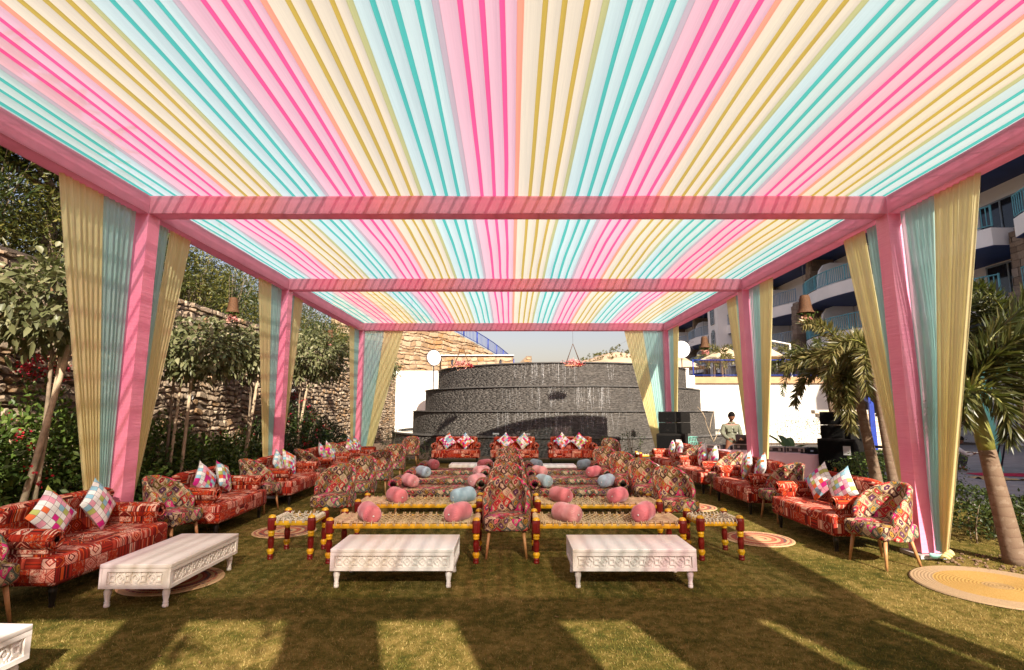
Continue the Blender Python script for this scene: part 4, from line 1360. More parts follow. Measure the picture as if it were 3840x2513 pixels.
broad_tree(-6.3, 16.3, 3.35, (1.05, 1.1, .75), 'broad leaved small tree behind the hanging basket, between middle and rear left posts', 130, 9, (.05, 0), .2)
broad_tree(-6.2, 25.0, 3.7, (.8, .9, .7), 'dark leaved small tree just right of the rear left curtains', 80, 9, (.1, 0), .2)

def stake(p0, p1, r, label, tie=None):
    o = Vector(p0)
    b = MB(); limb(b, (0, 0, 0), Vector(p1) - o, r, r * .85, .015, 8, 8)
    s = b.build('wooden_stake', M_STAKE, None, o)
    tag(s, label, 'stake', 'stakes propping the small trees')
stake((-6.0, 6.72, 0), (-5.78, 7.0, 2.55), .038, 'thick pale wooden stake leaning left of the front left curtain')
stake((-5.9, 6.85, 0), (-5.92, 7.05, 2.4), .026, 'thinner wooden stake beside the thick one left of the front left curtain')
stake((-6.12, 9.85, 0), (-6.08, 9.95, 2.3), .028, 'left one of two stakes right of the front left post')
stake((-5.98, 9.95, 0), (-5.93, 10.0, 2.35), .032, 'right one of two stakes right of the front left post')
stake((-6.25, 12.75, 0), (-6.05, 12.9, 2.5), .040, 'pale wooden stake just left of the middle left curtain')
stake((-6.3, 16.0, 0), (-6.08, 16.2, 2.6), .040, 'pale wooden stake right of the middle left post')
stake((-6.42, 15.6, 0), (-6.75, 15.6, 2.5), .026, 'dark thin pole leaning on the wall right of the middle left post')

def shrub(x, y, h, w, n, label, mat=L_SHRUB, flowers=0, L_=.085, W_=.05, group='shrubs planted along the stone wall', stems=5, z=0.0, name='shrub', fmat=None):
    t = thing(name, label, 'shrub', (x, y, z), group=group)
    b = MB()
    for k in range(stems):
        a = random.uniform(0, 2 * PI); limb(b, (random.uniform(-.06, .06), random.uniform(-.06, .06), -.03), (math.cos(a) * w * .5, math.sin(a) * w * .5, h * random.uniform(.7, 1)), .012, .005, .05, 5, 5)
    tag(b.build('stems', M_BARK, t), kind='stuff')
    crown('foliage', t, (0, 0, h * .52), (w, w, h * .52), max(6, n // 14), 14, .07 * max(.6, h), L_, W_, mat, False, updir=.7, shell=.25)
    if flowers:
        P, D = crown_points((.06, 0, h * .66), (w * 1.18, w * 1.18, h * .5), int(flowers * 1.6), 10, .035, .95)
        V_, T_ = leaves_small(P, rand_dirs(len(P)), rand_dirs(len(P)), .04, .035)
        ob('blossoms', tri_mesh('blossoms', V_, T_, fmat or L_FLOW), t)
    return t
ys = [5.9, 6.7, 7.5, 8.3, 9.2, 10.1, 11.0, 12.0, 13.0, 14.0, 15.0, 16.0, 17.1, 18.3, 19.5]
fl = {0: 5, 1: 9, 2: 16, 3: 5, 8: 5, 10: 4, 11: 14, 12: 12, 13: 3}
hh = [1.35, 1.5, 1.75, 1.45, 1.15, 1.35, 1.05, 0.95, 1.05, 1.25, 1.2, 1.75, 1.6, 1.25, 1.1]
for i, y in enumerate(ys):
    where = ('with red blossoms' if i in fl else 'without blossoms')
    shrub(-6.5 + random.uniform(-.15, .15), y, hh[i] * 1.08, .60, 2300 if i < 8 else 1500, f'green shrub {where} at the stone wall, {ordn[i]} from the camera', L_SHRUB if i < 9 else L_DARK, fl.get(i, 0), .10 if i < 8 else .09, .058)
# climbing bougainvillea high on the wall
for (y, z, lab) in [(8.05, 2.35, 'red bougainvillea spray high on the wall left of the front left curtain'), (17.2, 2.2, 'red bougainvillea spray on the wall left of the rear left curtain')]:
    t = thing('bougainvillea', lab, 'flowers', (WX + .15, y, z))
    crown('foliage', t, (0.1, 0, -.1), (.18, .45, .35), 14, 9, .06, .07, .045, L_DARK)
    P, D = crown_points((.15, 0, 0), (.18, .4, .18), 22, 12, .04, .5); V_, T_ = leaves_small(P, rand_dirs(len(P)), rand_dirs(len(P)), .045, .038)
    ob('blossoms', tri_mesh('blossoms', V_, T_, L_FLOW), t)

# bushes on the slope above the wall
k = 0
sp = []
rr = random.Random(5)
for y in np.arange(7.0, 31, 1.55):
    for x in (-8.1, -9.6, -11.4, -13.6):
        sp.append((x + rr.uniform(-.5, .5), y + rr.uniform(-.6, .6) + (x + 8) * -.25))
def slope_z(x, y): return (wtop(max(0, y - WY0)) - 0.06) + (WX - .35 - x) * 0.27
rowname = {0: 'edge row', 1: 'second row', 2: 'third row', 3: 'top row'}
for i, (x, y) in enumerate(sp):
    row = i % 4; h = rr.uniform(1.1, 1.9) + row * .42
    if 17 < y < 23 and row >= 2: h *= .55
    shrub(x, y, h, .78 + row * .18, 1150, f'bush on the slope above the stone wall, {ordn[i // 4]} in the {rowname[row]} from the camera', L_BUSH if (i * 7) % 3 else L_DARK,
          0, .13, .034, 'bushes on the slope above the wall', 4, slope_z(x, y) - .05, 'bush')
for i, (x, y, h, w) in enumerate([(-8.3, 8.2, 2.3, 1.0), (-9.4, 11.2, 2.8, 1.2), (-9.2, 15.2, 2.6, 1.1), (-9.6, 24.5, 3.0, 1.3), (-10.6, 27.5, 3.4, 1.5), (-8.9, 13.2, 2.0, .9)]):
    shrub(x, y, h, w, 2600, f'tall leafy bush on the slope, {ordn[i]} of the large ones', L_BUSH, 0, .12, .036, 'large bushes on the slope above the wall', 6, slope_z(x, y) - .05, 'tall_bush')
# upper retaining wall and railing seen through the gap
uo = (-11.6, 20.5, 4.9)
uw = thing('upper_stone_wall', 'small stone wall under the blue railing on the slope', 'wall', uo)
b = MB(); b.box((-.2, 0, .75), (.3, 4.6, 1.7)); b.build('core', M_MORTAR, uw)
lay(masonry(lambda s, z, d: (-11.63 + d, 18.2 + s, z), 4.6, lambda s: 6.5, (.14, .26), (.2, .45), (.02, .06), seed=61, z0=5.0), uw, uo, 'stone', M_STONE, 300)
railing('garden_railing', 'dark railing with a blue end panel above the slope, top left', [(-11.75, 18.3, 6.5), (-11.7, 20.6, 6.35), (-11.6, 22.7, 6.2)], 1.0, .13, (M_IRON, M_IRON), 8, rad=.025, brad=.012)
# feathery tree top left
t = thing('feathery_tree', 'large feathery-leaved tree rising above the wall at the top left', 'tree', (-8.6, 9.6, 4.2))
b = MB()
limb(b, (0, 0, -.3), (.15, -.1, 1.6), .13, .09, .08, 9)
for (q, r0) in [((-.2, -1.6, 2.9), .06), ((.5, -2.3, 2.3), .06), ((-.8, -.8, 3.2), .05), ((.6, .8, 3.2), .05), ((-.6, -2.9, 2.2), .04)]:
    limb(b, (.15, -.1, 1.5), q, r0, .018, .2, 7)
b.build('trunk', M_BARK, t)
nf = 620
base = rand_dirs(nf) * np.array([1.3, 2.4, .9]) * (0.45 + .55 * rng.random(nf))[:, None] + np.array([0, -1.2, 2.5])
fd = unit(rng.normal(size=(nf, 3)) * np.array([1, 1, .35])); Pl, Dl, Nl = [], [], []
for p, d in zip(base, fd):
    s = unit(np.cross(d, [0, 0, 1.0])[None])[0]
    for q in range(16):
        f = q / 16
        for e in (-1, 1):
            Pl.append(p + d * f * .55 - np.array([0, 0, .18 * f * f])); Dl.append(s * e + d * .5); Nl.append([0, 0, 1.0])
V_, T_ = leaves_small(np.array(Pl), np.array(Dl), np.array(Nl), .16, .036)
ob('crown', tri_mesh('crown', V_, T_, L_DARK), t)

# a tree outside the entrance, behind the camera, dapples the light on the turf
t = thing('entrance_tree', 'sparse leafy tree outside the entrance behind the camera', 'tree', (1.2, -6.2, 0))
b = MB(); limb(b, (0, 0, -.05), (-.2, .6, 4.6), .12, .07, .15, 9)
for q in ((-2.6, 1.4, 5.6), (-1.2, 1.9, 6.0), (1.2, 1.5, 5.9), (-3.6, 1.6, 5.2), (2.4, 1.6, 5.4)): limb(b, (-.2, .6, 4.4), q, .05, .012, .2, 6)
b.build('trunk', M_BARK, t)
crown('crown', t, (-.8, 1.6, 5.5), (3.6, .9, .8), 34, 8, .12, .19, .10, L_BROAD, True, .3, .4, .2)

# ------------------------------------------------------------------ palms
def palm(x, y, h, shaft, top, label, fronds=11, fl_=1.5, mat=L_PALM, r=.11, nleaf=120, ll=.34, z=0, shaftmat=None, seed=0, group='foxtail palms', specs=None, lw=.030):
    """h: trunk height, shaft: crownshaft length, top: (dx, dy) lean of the crown"""
    r_ = random.Random(seed); g = np.random.default_rng(seed)
    t = thing('foxtail_palm', label, 'palm', (x, y, z), group=group)
    tx, ty = top
    path = lambda f: Vector((tx * f, ty * f, h * f))
    b = MB(); b.tube([path(i / 14) for i in range(15)], [r * (1.18 - .3 * (i / 14) + (.15 if i == 0 else 0)) for i in range(15)], 14); b.build('trunk', M_PALMBARK, t)
    e = path(1.0); d = Vector((tx, ty, h)).normalized()
    b = MB(); b.tube([e + d * shaft * f for f in (0, .15, .5, .85, 1)], [r * .88, r * .95, r * .85, r * .62, r * .4], 12); b.build('crownshaft', shaftmat or M_SHAFT, t)
    hub = e + d * shaft
    n = fronds
    for i in range(n):
        az, el, ln = specs[i] if specs else (2 * PI * i * .382 + r_.uniform(-.3, .3), r_.uniform(.0, 1.3), fl_ * r_.uniform(.8, 1.1))
        p = hub.copy(); pts = [p.copy()]; cur = el; st = 10
        for q in range(st):
            p = p + Vector((math.cos(az) * math.cos(cur), math.sin(az) * math.cos(cur), math.sin(cur))) * (ln / st)
            cur -= (1.2 + .7 * (1 - el / 1.3) + .5 * r_.random()) / st
            pts.append(p.copy())
        b = MB(); b.tube(pts, [.018 * (1 - .85 * k / st) for k in range(st + 1)], 5)
        fr = b.build('frond', M_SHAFT, t)
        A = np.array([tuple(q) for q in pts]); m = int(nleaf * ln / 1.5)
        f = (.10 + .90 * (np.arange(m) + g.random(m)) / m) * st; k = np.minimum(f.astype(int), st - 1); fr_ = f - k
        P = A[k] * (1 - fr_)[:, None] + A[k + 1] * fr_[:, None]; T = unit(A[k + 1] - A[k])
        ref = unit(np.cross(T, np.array([0, 0, 1.0])) + 1e-5); rf2 = np.cross(ref, T)
        ph = g.random(m) * 2 * PI
        D = unit(ref * np.cos(ph)[:, None] + rf2 * np.sin(ph)[:, None] + T * 1.0 + np.array([0, 0, -.25]))
        V_, T_ = leaves_small(P, D, unit(g.normal(size=(m, 3)) + T * .2), ll * (1 - .45 * (f / st)) * (.8 + .4 * g.random(m)), lw, .1)
        ob('leaflets', tri_mesh('leaflets', V_, T_, mat), fr)
    return t
palm(7.0, 10.5, 1.95, .55, (-.22, .05), 'foxtail palm with bushy crown beside the right speaker stack', 14, 1.65, L_PALM, .09, 300, .36, seed=3, lw=.036, shaftmat=M_SHAFTW)
palm(6.52, 9.35, 2.25, .5, (-.12, .1), 'slim foxtail palm with ringed trunk partly behind the front right yellow curtain', 10, 1.35, L_PALM, .075, 260, .34, seed=8, shaftmat=M_SHAFTW)
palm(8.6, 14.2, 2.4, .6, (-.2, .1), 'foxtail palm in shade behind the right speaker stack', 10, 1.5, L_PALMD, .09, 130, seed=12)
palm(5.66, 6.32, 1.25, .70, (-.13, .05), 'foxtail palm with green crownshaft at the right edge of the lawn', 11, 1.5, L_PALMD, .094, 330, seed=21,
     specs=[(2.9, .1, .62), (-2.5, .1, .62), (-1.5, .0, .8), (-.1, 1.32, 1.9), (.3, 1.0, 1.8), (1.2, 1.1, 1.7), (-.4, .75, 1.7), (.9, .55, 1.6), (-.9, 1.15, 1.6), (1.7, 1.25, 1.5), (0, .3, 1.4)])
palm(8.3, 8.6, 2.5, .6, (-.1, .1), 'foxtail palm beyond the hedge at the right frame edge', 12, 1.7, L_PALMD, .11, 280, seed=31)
for i, (x, y, hh_, lab) in enumerate([(12.3, 31.2, 1.0, 'terrace palm left of the two-tier parasol'), (16.2, 31.5, 1.2, 'terrace palm right of the cantilever parasol'), (17.6, 33.2, .9, 'smaller terrace palm with thin trunk near the hotel'),
                                      (14.0, 37.0, 1.3, 'terrace palm behind the two-tier parasol'), (18.8, 30.6, 1.0, 'terrace palm partly behind the big foxtail palm'), (10.4, 36.5, 1.2, 'terrace palm behind the white disc sign'), (16.0, 42.0, 1.6, 'far terrace palm close under the hotel balconies')]):
    palm(x, y, hh_ + .4, .4, (0, 0), lab, 9, 1.25, L_PALM, .07, 80, .34, TZ, seed=40 + i, group='palms on the hotel terrace', lw=.045)

# hedges
def hedge(x0, x1, y0, y1, h, n, label, mat=L_HEDGE):
    cx, cy = (x0 + x1) / 2, (y0 + y1) / 2
    t = thing('hedge', label, 'hedge', (cx, cy, 0))
    b = MB()
    for i in range(14):
        a = (random.uniform(x0, x1) - cx, random.uniform(y0, y1) - cy, -.02); limb(b, a, (a[0] + random.uniform(-.1, .1), a[1] + random.uniform(-.1, .1), h * .8), .012, .004, .03, 5, 4)
    tag(b.build('stems', M_BARK, t), kind='stuff')
    P = rng.random((n, 3)) * np.array([x1 - x0, y1 - y0, 1]) + np.array([x0 - cx, y0 - cy, 0])
    hx = h * (0.86 + .22 * np.sin(P[:, 0] * 3.1 + 1) * np.sin(P[:, 1] * 4.3))
    P[:, 2] = hx * (1 - .9 * rng.random(n) ** 1.8) + rng.normal(size=n) * .02
    D = unit(rng.normal(size=(n, 3)) * np.array([1, 1, .6]) + np.array([0, 0, .5]))
    V_, T_ = leaves_small(P, D, unit(rng.normal(size=(n, 3)) * .6 + np.array([0, -.3, 1.0])), .06 * (.7 + .6 * rng.random(n)), .032)
    ob('foliage', tri_mesh('foliage', V_, T_, mat), t)
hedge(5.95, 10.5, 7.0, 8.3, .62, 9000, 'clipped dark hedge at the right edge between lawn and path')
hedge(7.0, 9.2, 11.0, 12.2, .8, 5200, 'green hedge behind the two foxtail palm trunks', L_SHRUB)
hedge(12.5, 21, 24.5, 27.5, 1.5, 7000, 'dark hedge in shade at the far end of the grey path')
hedge(23.5, 40, 26, 29, 2.6, 5200, 'tall dark hedge beyond the arches, far right')

# banana-like plant at the terrace wall, bare branches, low plants at the fountain
def blade_plant(x, y, n, ln, wd, label, mat, z=0, name='leafy_plant'):
    t = thing(name, label, 'plant', (x, y, z))
    for i in range(n):
        az = 2 * PI * i / n + random.uniform(-.4, .4); el = random.uniform(.75, 1.35); l = ln * random.uniform(.7, 1.1)
        b = MB()
        def fn(u, v):
            e = el - 1.3 * v * v; r_ = l * v
            c = Vector((math.cos(az) * r_ * math.cos(el - .55 * v), math.sin(az) * r_ * math.cos(el - .55 * v), r_ * math.sin(el - .55 * v)))
            s = Vector((-math.sin(az), math.cos(az), 0)); w = wd * math.sin(PI * min(1, .06 + .94 * v)) ** .7 if v > .25 else wd * .12
            return c + s * (u - .5) * w + Vector((0, 0, abs(u - .5) * w * .5))
        b.grid(fn, 2, 10, True); b.build('leaf', mat, t)
    return t
blade_plant(9.6, 18.8, 8, 1.3, .28, 'banana-like plant against the white wall right of the second right post', L_SHRUB)
blade_plant(10.9, 18.2, 7, 1.5, .22, 'taller broad-leaved plant at the white wall beside the right speaker stack', L_SHRUB)
b = MB()
for a, c in (((0, 0, 0), (-.35, 0, 1.1)), ((-.12, 0, .45), (.12, 0, 1.25)), ((0, 0, 0), (.4, .1, .8)), ((-.25, 0, .8), (-.55, 0, 1.3))): limb(b, a, c, .018, .006, .04, 5, 5)
tag(b.build('bare_branches', M_STAKE, None, (7.6, 20.5, .55)), 'bare pale branches sticking up behind the man at the laptop', 'branch')
low = [(-5.2, 19.2, .9), (-4.3, 19.6, 1.0), (-3.6, 19.3, .65), (3.35, 18.9, .75), (4.15, 18.7, 1.05), (5.5, 18.9, .8), (-2.9, 18.9, .6), (6.4, 18.7, .55), (2.6, 18.8, .5)]
for i, (x, y, h) in enumerate(low):
    shrub(x, y, h, .38, 300, ['low dark shrub at the fountain foot beside the rear left curtain', 'low shrub second from the left at the fountain foot', 'small shrub left of the back row of sofas', 'small yellowish plant right of the back row of sofas',
          'dark upright shrub left of the rear speaker stack', 'low plant right of the rear speaker stack', 'small shrub behind the back left accent chair', 'low flowering plant in front of the man at the laptop', 'small plant behind the right back-row sofa'][i],
          L_DARK if i != 3 else L_BUSH, 2 if i in (2, 7) else 0, .08, .035, 'low plants at the fountain foot')
# hill shrubs
for i, (u, v) in enumerate([(2192, 1318), (2225, 1300), (2250, 1345), (2272, 1298), (2300, 1325), (2325, 1308), (2352, 1303), (2295, 1345), (2240, 1340), (2375, 1340), (2205, 1345), (2130, 1350), (2400, 1310), (2345, 1348)]):
    Y = 150 if v > 1330 else 160
    x = (u - 1915) / 2017 * Y; z = hz(x, Y)
    shrub(x, Y, 1.2 + (i % 3) * .5, 1.0 + (i % 2) * .5, 160, f'scrubby thorn bush on the dry hill, {ordn[i]} in the list from the hill foot', L_BUSH, 0, .40, .2, 'thorn bushes on the far hill', 3, z - .2, 'thorn_bush')
# clods of soil round the palm foot
for i in range(150):
    a = random.uniform(0, 2 * PI); r_ = .16 + .42 * random.random() ** .7; s = random.uniform(.006, .018)
    if i == 0: V0 = []
    V0.append((5.66 + math.cos(a) * r_ * 1.3 - .12, 6.30 + math.sin(a) * r_ * .7, s))
b = MB()
for p in V0:
    q = Matrix.Rotation(random.uniform(0, 3), 3, 'Z') @ Matrix.Rotation(random.uniform(-.6, .6), 3, 'X'); s = p[2]
    b.rbox((p[0] - 5.6, p[1] - 6.3, s * .5), (s * 2.2, s * 1.8, s * 1.3), s * .5, 1, q, smooth=False)
tag(b.build('soil_clods', M_CLOD, None, (5.6, 6.3, 0.004)), 'loose brown soil clods round the foot of the right palm', 'soil', kind='stuff')
# ================================================================== furniture
def set_uv(o, fn):
    me = o.data; l = me.uv_layers.new(name='UVMap') if not me.uv_layers else me.uv_layers[0]
    for lp in me.loops:
        l.data[lp.index].uv = fn(me.vertices[lp.vertex_index].co)

# ------------------------------------------------------------------ kilim sofa (front towards -y)
def make_sofa(W=1.56, D=.80):
    t = thing('kilim_sofa', 'x', 'sofa')
    b = MB(); b.rbox((0, -.02, .315), (W, D - .06, .25), .045, 3, bulge=.012, res=2); b.build('seat', M_KILIM, t, boxuv=True)
    # back with rolled top
    hw_ = W / 2 - .10
    prof = [(.20, .40), (.225, .62), (.22, .74), (.20, .79), (.225, .835), (.275, .85), (.325, .835), (.36, .79), (.375, .72), (.37, .40), (.37, .22)]
    b = MB(); n = 14
    def bk(u, v):
        f = v * (len(prof) - 1); i = min(int(f), len(prof) - 2); g = f - i
        y = prof[i][0] * (1 - g) + prof[i + 1][0] * g; z = prof[i][1] * (1 - g) + prof[i + 1][1] * g
        x = (u - .5) * 2; cu = 1 - .04 * max(0, abs(x) - .86) / .14 * (1 if z > .6 else 0)
        return (x * hw_, y + (1 - cu) * .2, .30 + (z - .30) * cu)
    b.grid(bk, n, len(prof) * 2, True)
    for sx in (-1, 1):
        pts = [Vector(bk(0 if sx < 0 else 1, j / 20)) for j in range(21)]
        b.add(pts, [tuple(range(21)) if sx > 0 else tuple(range(20, -1, -1))])
    b.build('backrest', M_KILIM, t, boxuv=True)
    for sx in (-1, 1):
        b = MB()
        x = sx * (W / 2 - .085)
        b.rbox((x, .025, .49), (.12, D - .19, .17), .03, 2)
        a = b.build('arm', M_KILIM, t, boxuv=True)
        b = MB(); rr = .098; seg = 18
        ring = lambda y, r: [(x + sx * .012 + r * math.cos(2 * PI * k / seg), y, .575 + r * .9 * math.sin(2 * PI * k / seg)) for k in range(seg)]
        ys_ = [(-D / 2 + .085, .030), (-D / 2 + .078, .072), (-D / 2 + .088, rr * .95), (-D / 2 + .12, rr), (0, rr), (.36, rr)]
        vs = []
        for (y, r) in ys_: vs += ring(y, r)
        fs = [(j * seg + k, j * seg + (k + 1) % seg, (j + 1) * seg + (k + 1) % seg, (j + 1) * seg + k) for j in range(len(ys_) - 1) for k in range(seg)] + [tuple(range(seg))]
        b.add(vs, fs, True); b.build('arm_roll', M_KILIM, a, boxuv=True)
        b = MB(); b.tube([(x + sx * .012 + .070 * math.cos(q), -D / 2 + .076, .575 + .063 * math.sin(q)) for q in [k * PI / 9 for k in range(19)]], .008, 5); b.build('piping', M_KILIM, a, boxuv=True)
    for sx in (-1, 1):
        for y, k in ((-D / 2 + .09, 0), (D / 2 - .10, 1)):
            b = MB(); b.lathe([(.020, 0), (.024, .012), (.020, .03), (.024, .05), (.030, .12), (.034, .145), (.026, .16), (.032, .175), (.032, .20)], 12)
            b.build('leg', M_DARKWOOD, t, (sx * (W / 2 - .10), y, 0))
    return remember(t)
sofa0 = make_sofa()
G_L, G_R, G_B = 'sofas in the row along the stone wall', 'sofas in the row on the right side', 'sofas in the back row facing the camera'
o5 = ['first', 'second', 'third', 'fourth', 'fifth']
SOFAS = []
for i, y in enumerate([5.66, 8.24, 10.70, 13.05, 15.4]):
    SOFAS.append(((-4.32, y, 0), R(90 + [0, 2, 1, 0, -2][i]), f'red kilim sofa, {o5[i]} from the camera in the left row by the stone wall', G_L))
for i, y in enumerate([7.53, 9.90, 12.14, 14.45]):
    SOFAS.append(((4.28, y, 0), R(-90 + [0, 0, 1, 3][i]), f'red kilim sofa, {o5[i]} from the camera in the right row', G_R))
for i, x in enumerate([-1.78, 0.12, 2.0]):
    SOFAS.append(((x, 17.95, 0), R([2, 0, -2][i]), f'red kilim sofa facing the camera, {["left", "middle", "right"][i]} one of the three in the back row', G_B))
sofa_objs = []
for i, (loc, rz, lab, g) in enumerate(SOFAS):
    if i == 0:
        sofa0.location = loc; sofa0.rotation_euler = (0, 0, rz); sofa0['label'] = lab; sofa0['group'] = g
    else:
        copy_tree(sofa0, loc, rz, lab, g)

# ------------------------------------------------------------------ patchwork cushions, two to a sofa
def make_cushion(s=.42, th=.13, seed=0):
    b = MB(); n = 12
    r_ = random.Random(seed)
    def sh(side):
        def fn(u, v):
            a, c = u * 2 - 1, v * 2 - 1
            e = (1 - abs(a) ** 2.6) * (1 - abs(c) ** 2.6)
            pin = 1 - .10 * (1 - abs(a) ** 2) * abs(c) ** 3; pin2 = 1 - .10 * (1 - abs(c) ** 2) * abs(a) ** 3
            return (a * s / 2 * pin2, side * (th / 2 * max(0, e) ** .5 + .004 * r_.uniform(-1, 1) * e), c * s / 2 * pin)
        return fn
    b.grid(sh(-1), n, n, True, 0)
    b2 = MB(); b2.grid(sh(1), n, n, True)
    o = len(b.v); b.v += b2.v; b.f += [tuple(i + o for i in f[::-1]) for f in b2.f]; b.sm += b2.sm; b.mi += [1] * len(b2.f)
    me = b.mesh('cushion', [M_PATCH, M_CUSH_BACK])
    l = me.uv_layers.new(name='UVMap')
    for lp in me.loops:
        co = me.vertices[lp.vertex_index].co; l.data[lp.index].uv = (co.x / s + .5, co.z / s + .5)
    return me
cme = [make_cushion(seed=k) for k in range(3)]
cn = 0
for si, (loc, rz, lab, g) in enumerate(SOFAS):
    for k, dx in enumerate((-.30, .27)):
        o = bpy.data.objects.new('patchwork_cushion', cme[cn % 3]); COL.objects.link(o)
        tilt = R(16 + random.uniform(-3, 5)); yaw = random.uniform(-.25, .25)
        spin = R(45 + random.uniform(-9, 9)) if si >= 9 or random.random() < .8 else R(random.uniform(15, 30))
        # standing on a corner and leaning on the backrest
        m = Matrix.Rotation(rz, 4, 'Z') @ Matrix.Translation((dx + random.uniform(-.03, .03), .075 + random.uniform(-.02, .02), .44 + .205 * abs(math.cos(spin)) + .205 * abs(math.sin(spin)) - .022)) \
            @ Matrix.Rotation(yaw, 4, 'Z') @ Matrix.Rotation(-tilt, 4, 'X') @ Matrix.Rotation(spin, 4, 'Y')
        o.matrix_world = Matrix.Translation(loc) @ m
        base = lab.replace('red kilim sofa, ', 'the sofa ').replace('red kilim sofa facing the camera, ', 'the ')
        row = 'left row' if si < 5 else 'right row' if si < 9 else 'back row'
        nth = o5[si] if si < 5 else o5[si - 5] if si < 9 else ['left', 'middle', 'right'][si - 9]
        which = ['nearer', 'farther'][k] if si < 5 else ['farther', 'nearer'][k] if si < 9 else ['left', 'right'][k]
        tag(o, f'multicoloured patchwork cushion, {which} one on the {nth} sofa of the {row}', 'cushion', 'patchwork cushions on the sofas')
        cn += 1

# ------------------------------------------------------------------ accent chairs (front towards -y)
def make_chair():
    t = thing('accent_chair', 'x', 'chair')
    b = MB(); b.rbox((0, -.03, .385), (.52, .50, .16), .04, 3, bulge=.012, res=2); b.build('seat', M_OGEE, t, boxuv=True)
    b = MB(); nu, nv = 28, 12
    amax = R(112)
    def shell(off):
        def fn(u, v):
            a = (u * 2 - 1) * amax
            s = abs(u * 2 - 1)
            rx, ry = .265 + off, .255 + off
            x = rx * math.sin(a); y = -.01 + ry * math.cos(a) * (1.0 if math.cos(a) > 0 else .95)
            hgt = .86 - .30 * max(0, (s - .12) / .88) ** 1.7 if s < 1 else .56
            hgt = .30 + (hgt - .30)
            z = .30 + (hgt - .30) * v
            lean = max(0, z - .45) * .20 * max(0, math.cos(a))
            top = max(0, v - .9) / .1
            return (x * (1 - .03 * v * (1 - s)), y + lean, z - (0.016 * top if off > 0 else 0))
        return fn
    f_in, f_out = shell(-.028), shell(.028)
    b.grid(lambda u, v: f_in(1 - u, v), nu, nv, True)
    b.grid(f_out, nu, nv, True)
    # rolled edge
    path = [f_in(0, j / nv) for j in range(nv + 1)]
    mid = lambda u, v: (Vector(f_in(u, v)) + Vector(f_out(u, v))) / 2
    edge = [mid(0, j / nv) for j in range(nv)] + [mid(i / nu, 1) for i in range(nu + 1)] + [mid(1, j / nv) for j in range(nv - 1, -1, -1)]
    b.tube(edge, .032, 8)
    b.build('backrest', M_OGEE, t, boxuv=True)
    for sx in (-1, 1):
        for sy in (-1, 1):
            b = MB(); b.tube([(sx * .20, sy * .17 - .03, .315), (sx * .235, (sy * .22 if sy < 0 else sy * .25) - .03, 0)], [.022, .013], 10); b.build('leg', M_WOOD, t)
    return remember(t)
ch0 = make_chair()
CH = []
def addch(x, y, rz, lab, g): CH.append(((x, y, 0), R(rz), lab, g))
for i, (y, dx) in enumerate([(6.76, 0), (8.45, 0), (10.4, .02), (12.5, 0)]):
    addch(-.05 + dx, y, [0, 1, -2, 0][i], f'patterned accent chair, {o5[i]} from the camera in the aisle between the two columns', 'accent chairs in the centre aisle')
for i, (x, y) in enumerate([(-2.63, 8.3), (-2.66, 9.72), (-2.72, 11.35), (-2.85, 13.35), (-3.2, 17.55)]):
    addch(x, y, [-6, -4, -3, 0, 0][i], f'patterned accent chair, {o5[i]} from the camera left of the left column', 'accent chairs left of the left column')
for i, (x, y) in enumerate([(2.34, 7.95), (2.27, 9.3), (2.22, 10.85), (2.14, 12.4), (2.98, 16.3)]):
    addch(x, y, [5, 4, 3, 2, 0][i], f'patterned accent chair, {o5[i]} from the camera right of the right column', 'accent chairs right of the right column')
for i, (x, y) in enumerate([(-4.32, 4.42), (-4.28, 7.0), (-4.3, 9.45), (-4.32, 11.85), (-4.35, 14.2)]):
    addch(x, y, 90 + [-6, -8, -4, -4, -4][i], f'patterned accent chair, {o5[i]} from the camera between the sofas of the left row', 'accent chairs between the left sofas')
for i, (x, y) in enumerate([(4.2, 6.32), (4.28, 8.72), (4.3, 11.02), (4.32, 13.3)]):
    addch(x, y, -90 + [14, 4, 4, 4][i], f'patterned accent chair, {o5[i]} from the camera between the sofas of the right row', 'accent chairs between the right sofas')
for i, (loc, rz, lab, g) in enumerate(CH):
    if i == 0:
        ch0.location = loc; ch0.rotation_euler = (0, 0, rz); ch0['label'] = lab; ch0['group'] = g
    else: copy_tree(ch0, loc, rz, lab, g)

# ------------------------------------------------------------------ backless settees
def make_settee(W=1.62, D=.62):
    t = thing('backless_settee', 'x', 'settee')
    b = MB(); b.rbox((0, 0, .36), (W - .26, D, .11), .04, 3, bulge=.008, res=2); b.build('seat', M_OGEE, t, boxuv=True)
    b = MB(); b.rbox((0, .01, .255), (W - .22, D - .04, .11), .02, 2); b.build('base', M_OGEE, t, boxuv=True)
    for sx in (-1, 1):
        b = MB(); b.rbox((sx * (W / 2 - .10), .0, .36), (.15, D - .02, .30), .03, 2); a = b.build('arm', M_OGEE, t, boxuv=True)
        b = MB(); rr = .10; seg = 18
        ys_ = [(-D / 2 - .02, .05), (-D / 2 - .028, .085), (-D / 2 - .01, rr), (0, rr), (D / 2, rr), (D / 2 + .01, .06)]
        vs = []
        for (y, r) in ys_: vs += [(sx * (W / 2 - .085) + r * math.cos(2 * PI * k / seg), y, .50 + r * .85 * math.sin(2 * PI * k / seg)) for k in range(seg)]
        b.add(vs, [(j * seg + k, j * seg + (k + 1) % seg, (j + 1) * seg + (k + 1) % seg, (j + 1) * seg + k) for j in range(len(ys_) - 1) for k in range(seg)] + [tuple(range(seg)), tuple(range(5 * seg, 6 * seg))], True)
        b.build('arm_roll', M_OGEE, a, boxuv=True)
        for sy in (-1, 1):
            b = MB(); b.tube([(sx * (W / 2 - .14), sy * (D / 2 - .10), .21), (sx * (W / 2 - .11), sy * (D / 2 - .07), 0)], [.022, .014], 8); b.build('leg', M_WOOD, t)
    return remember(t)
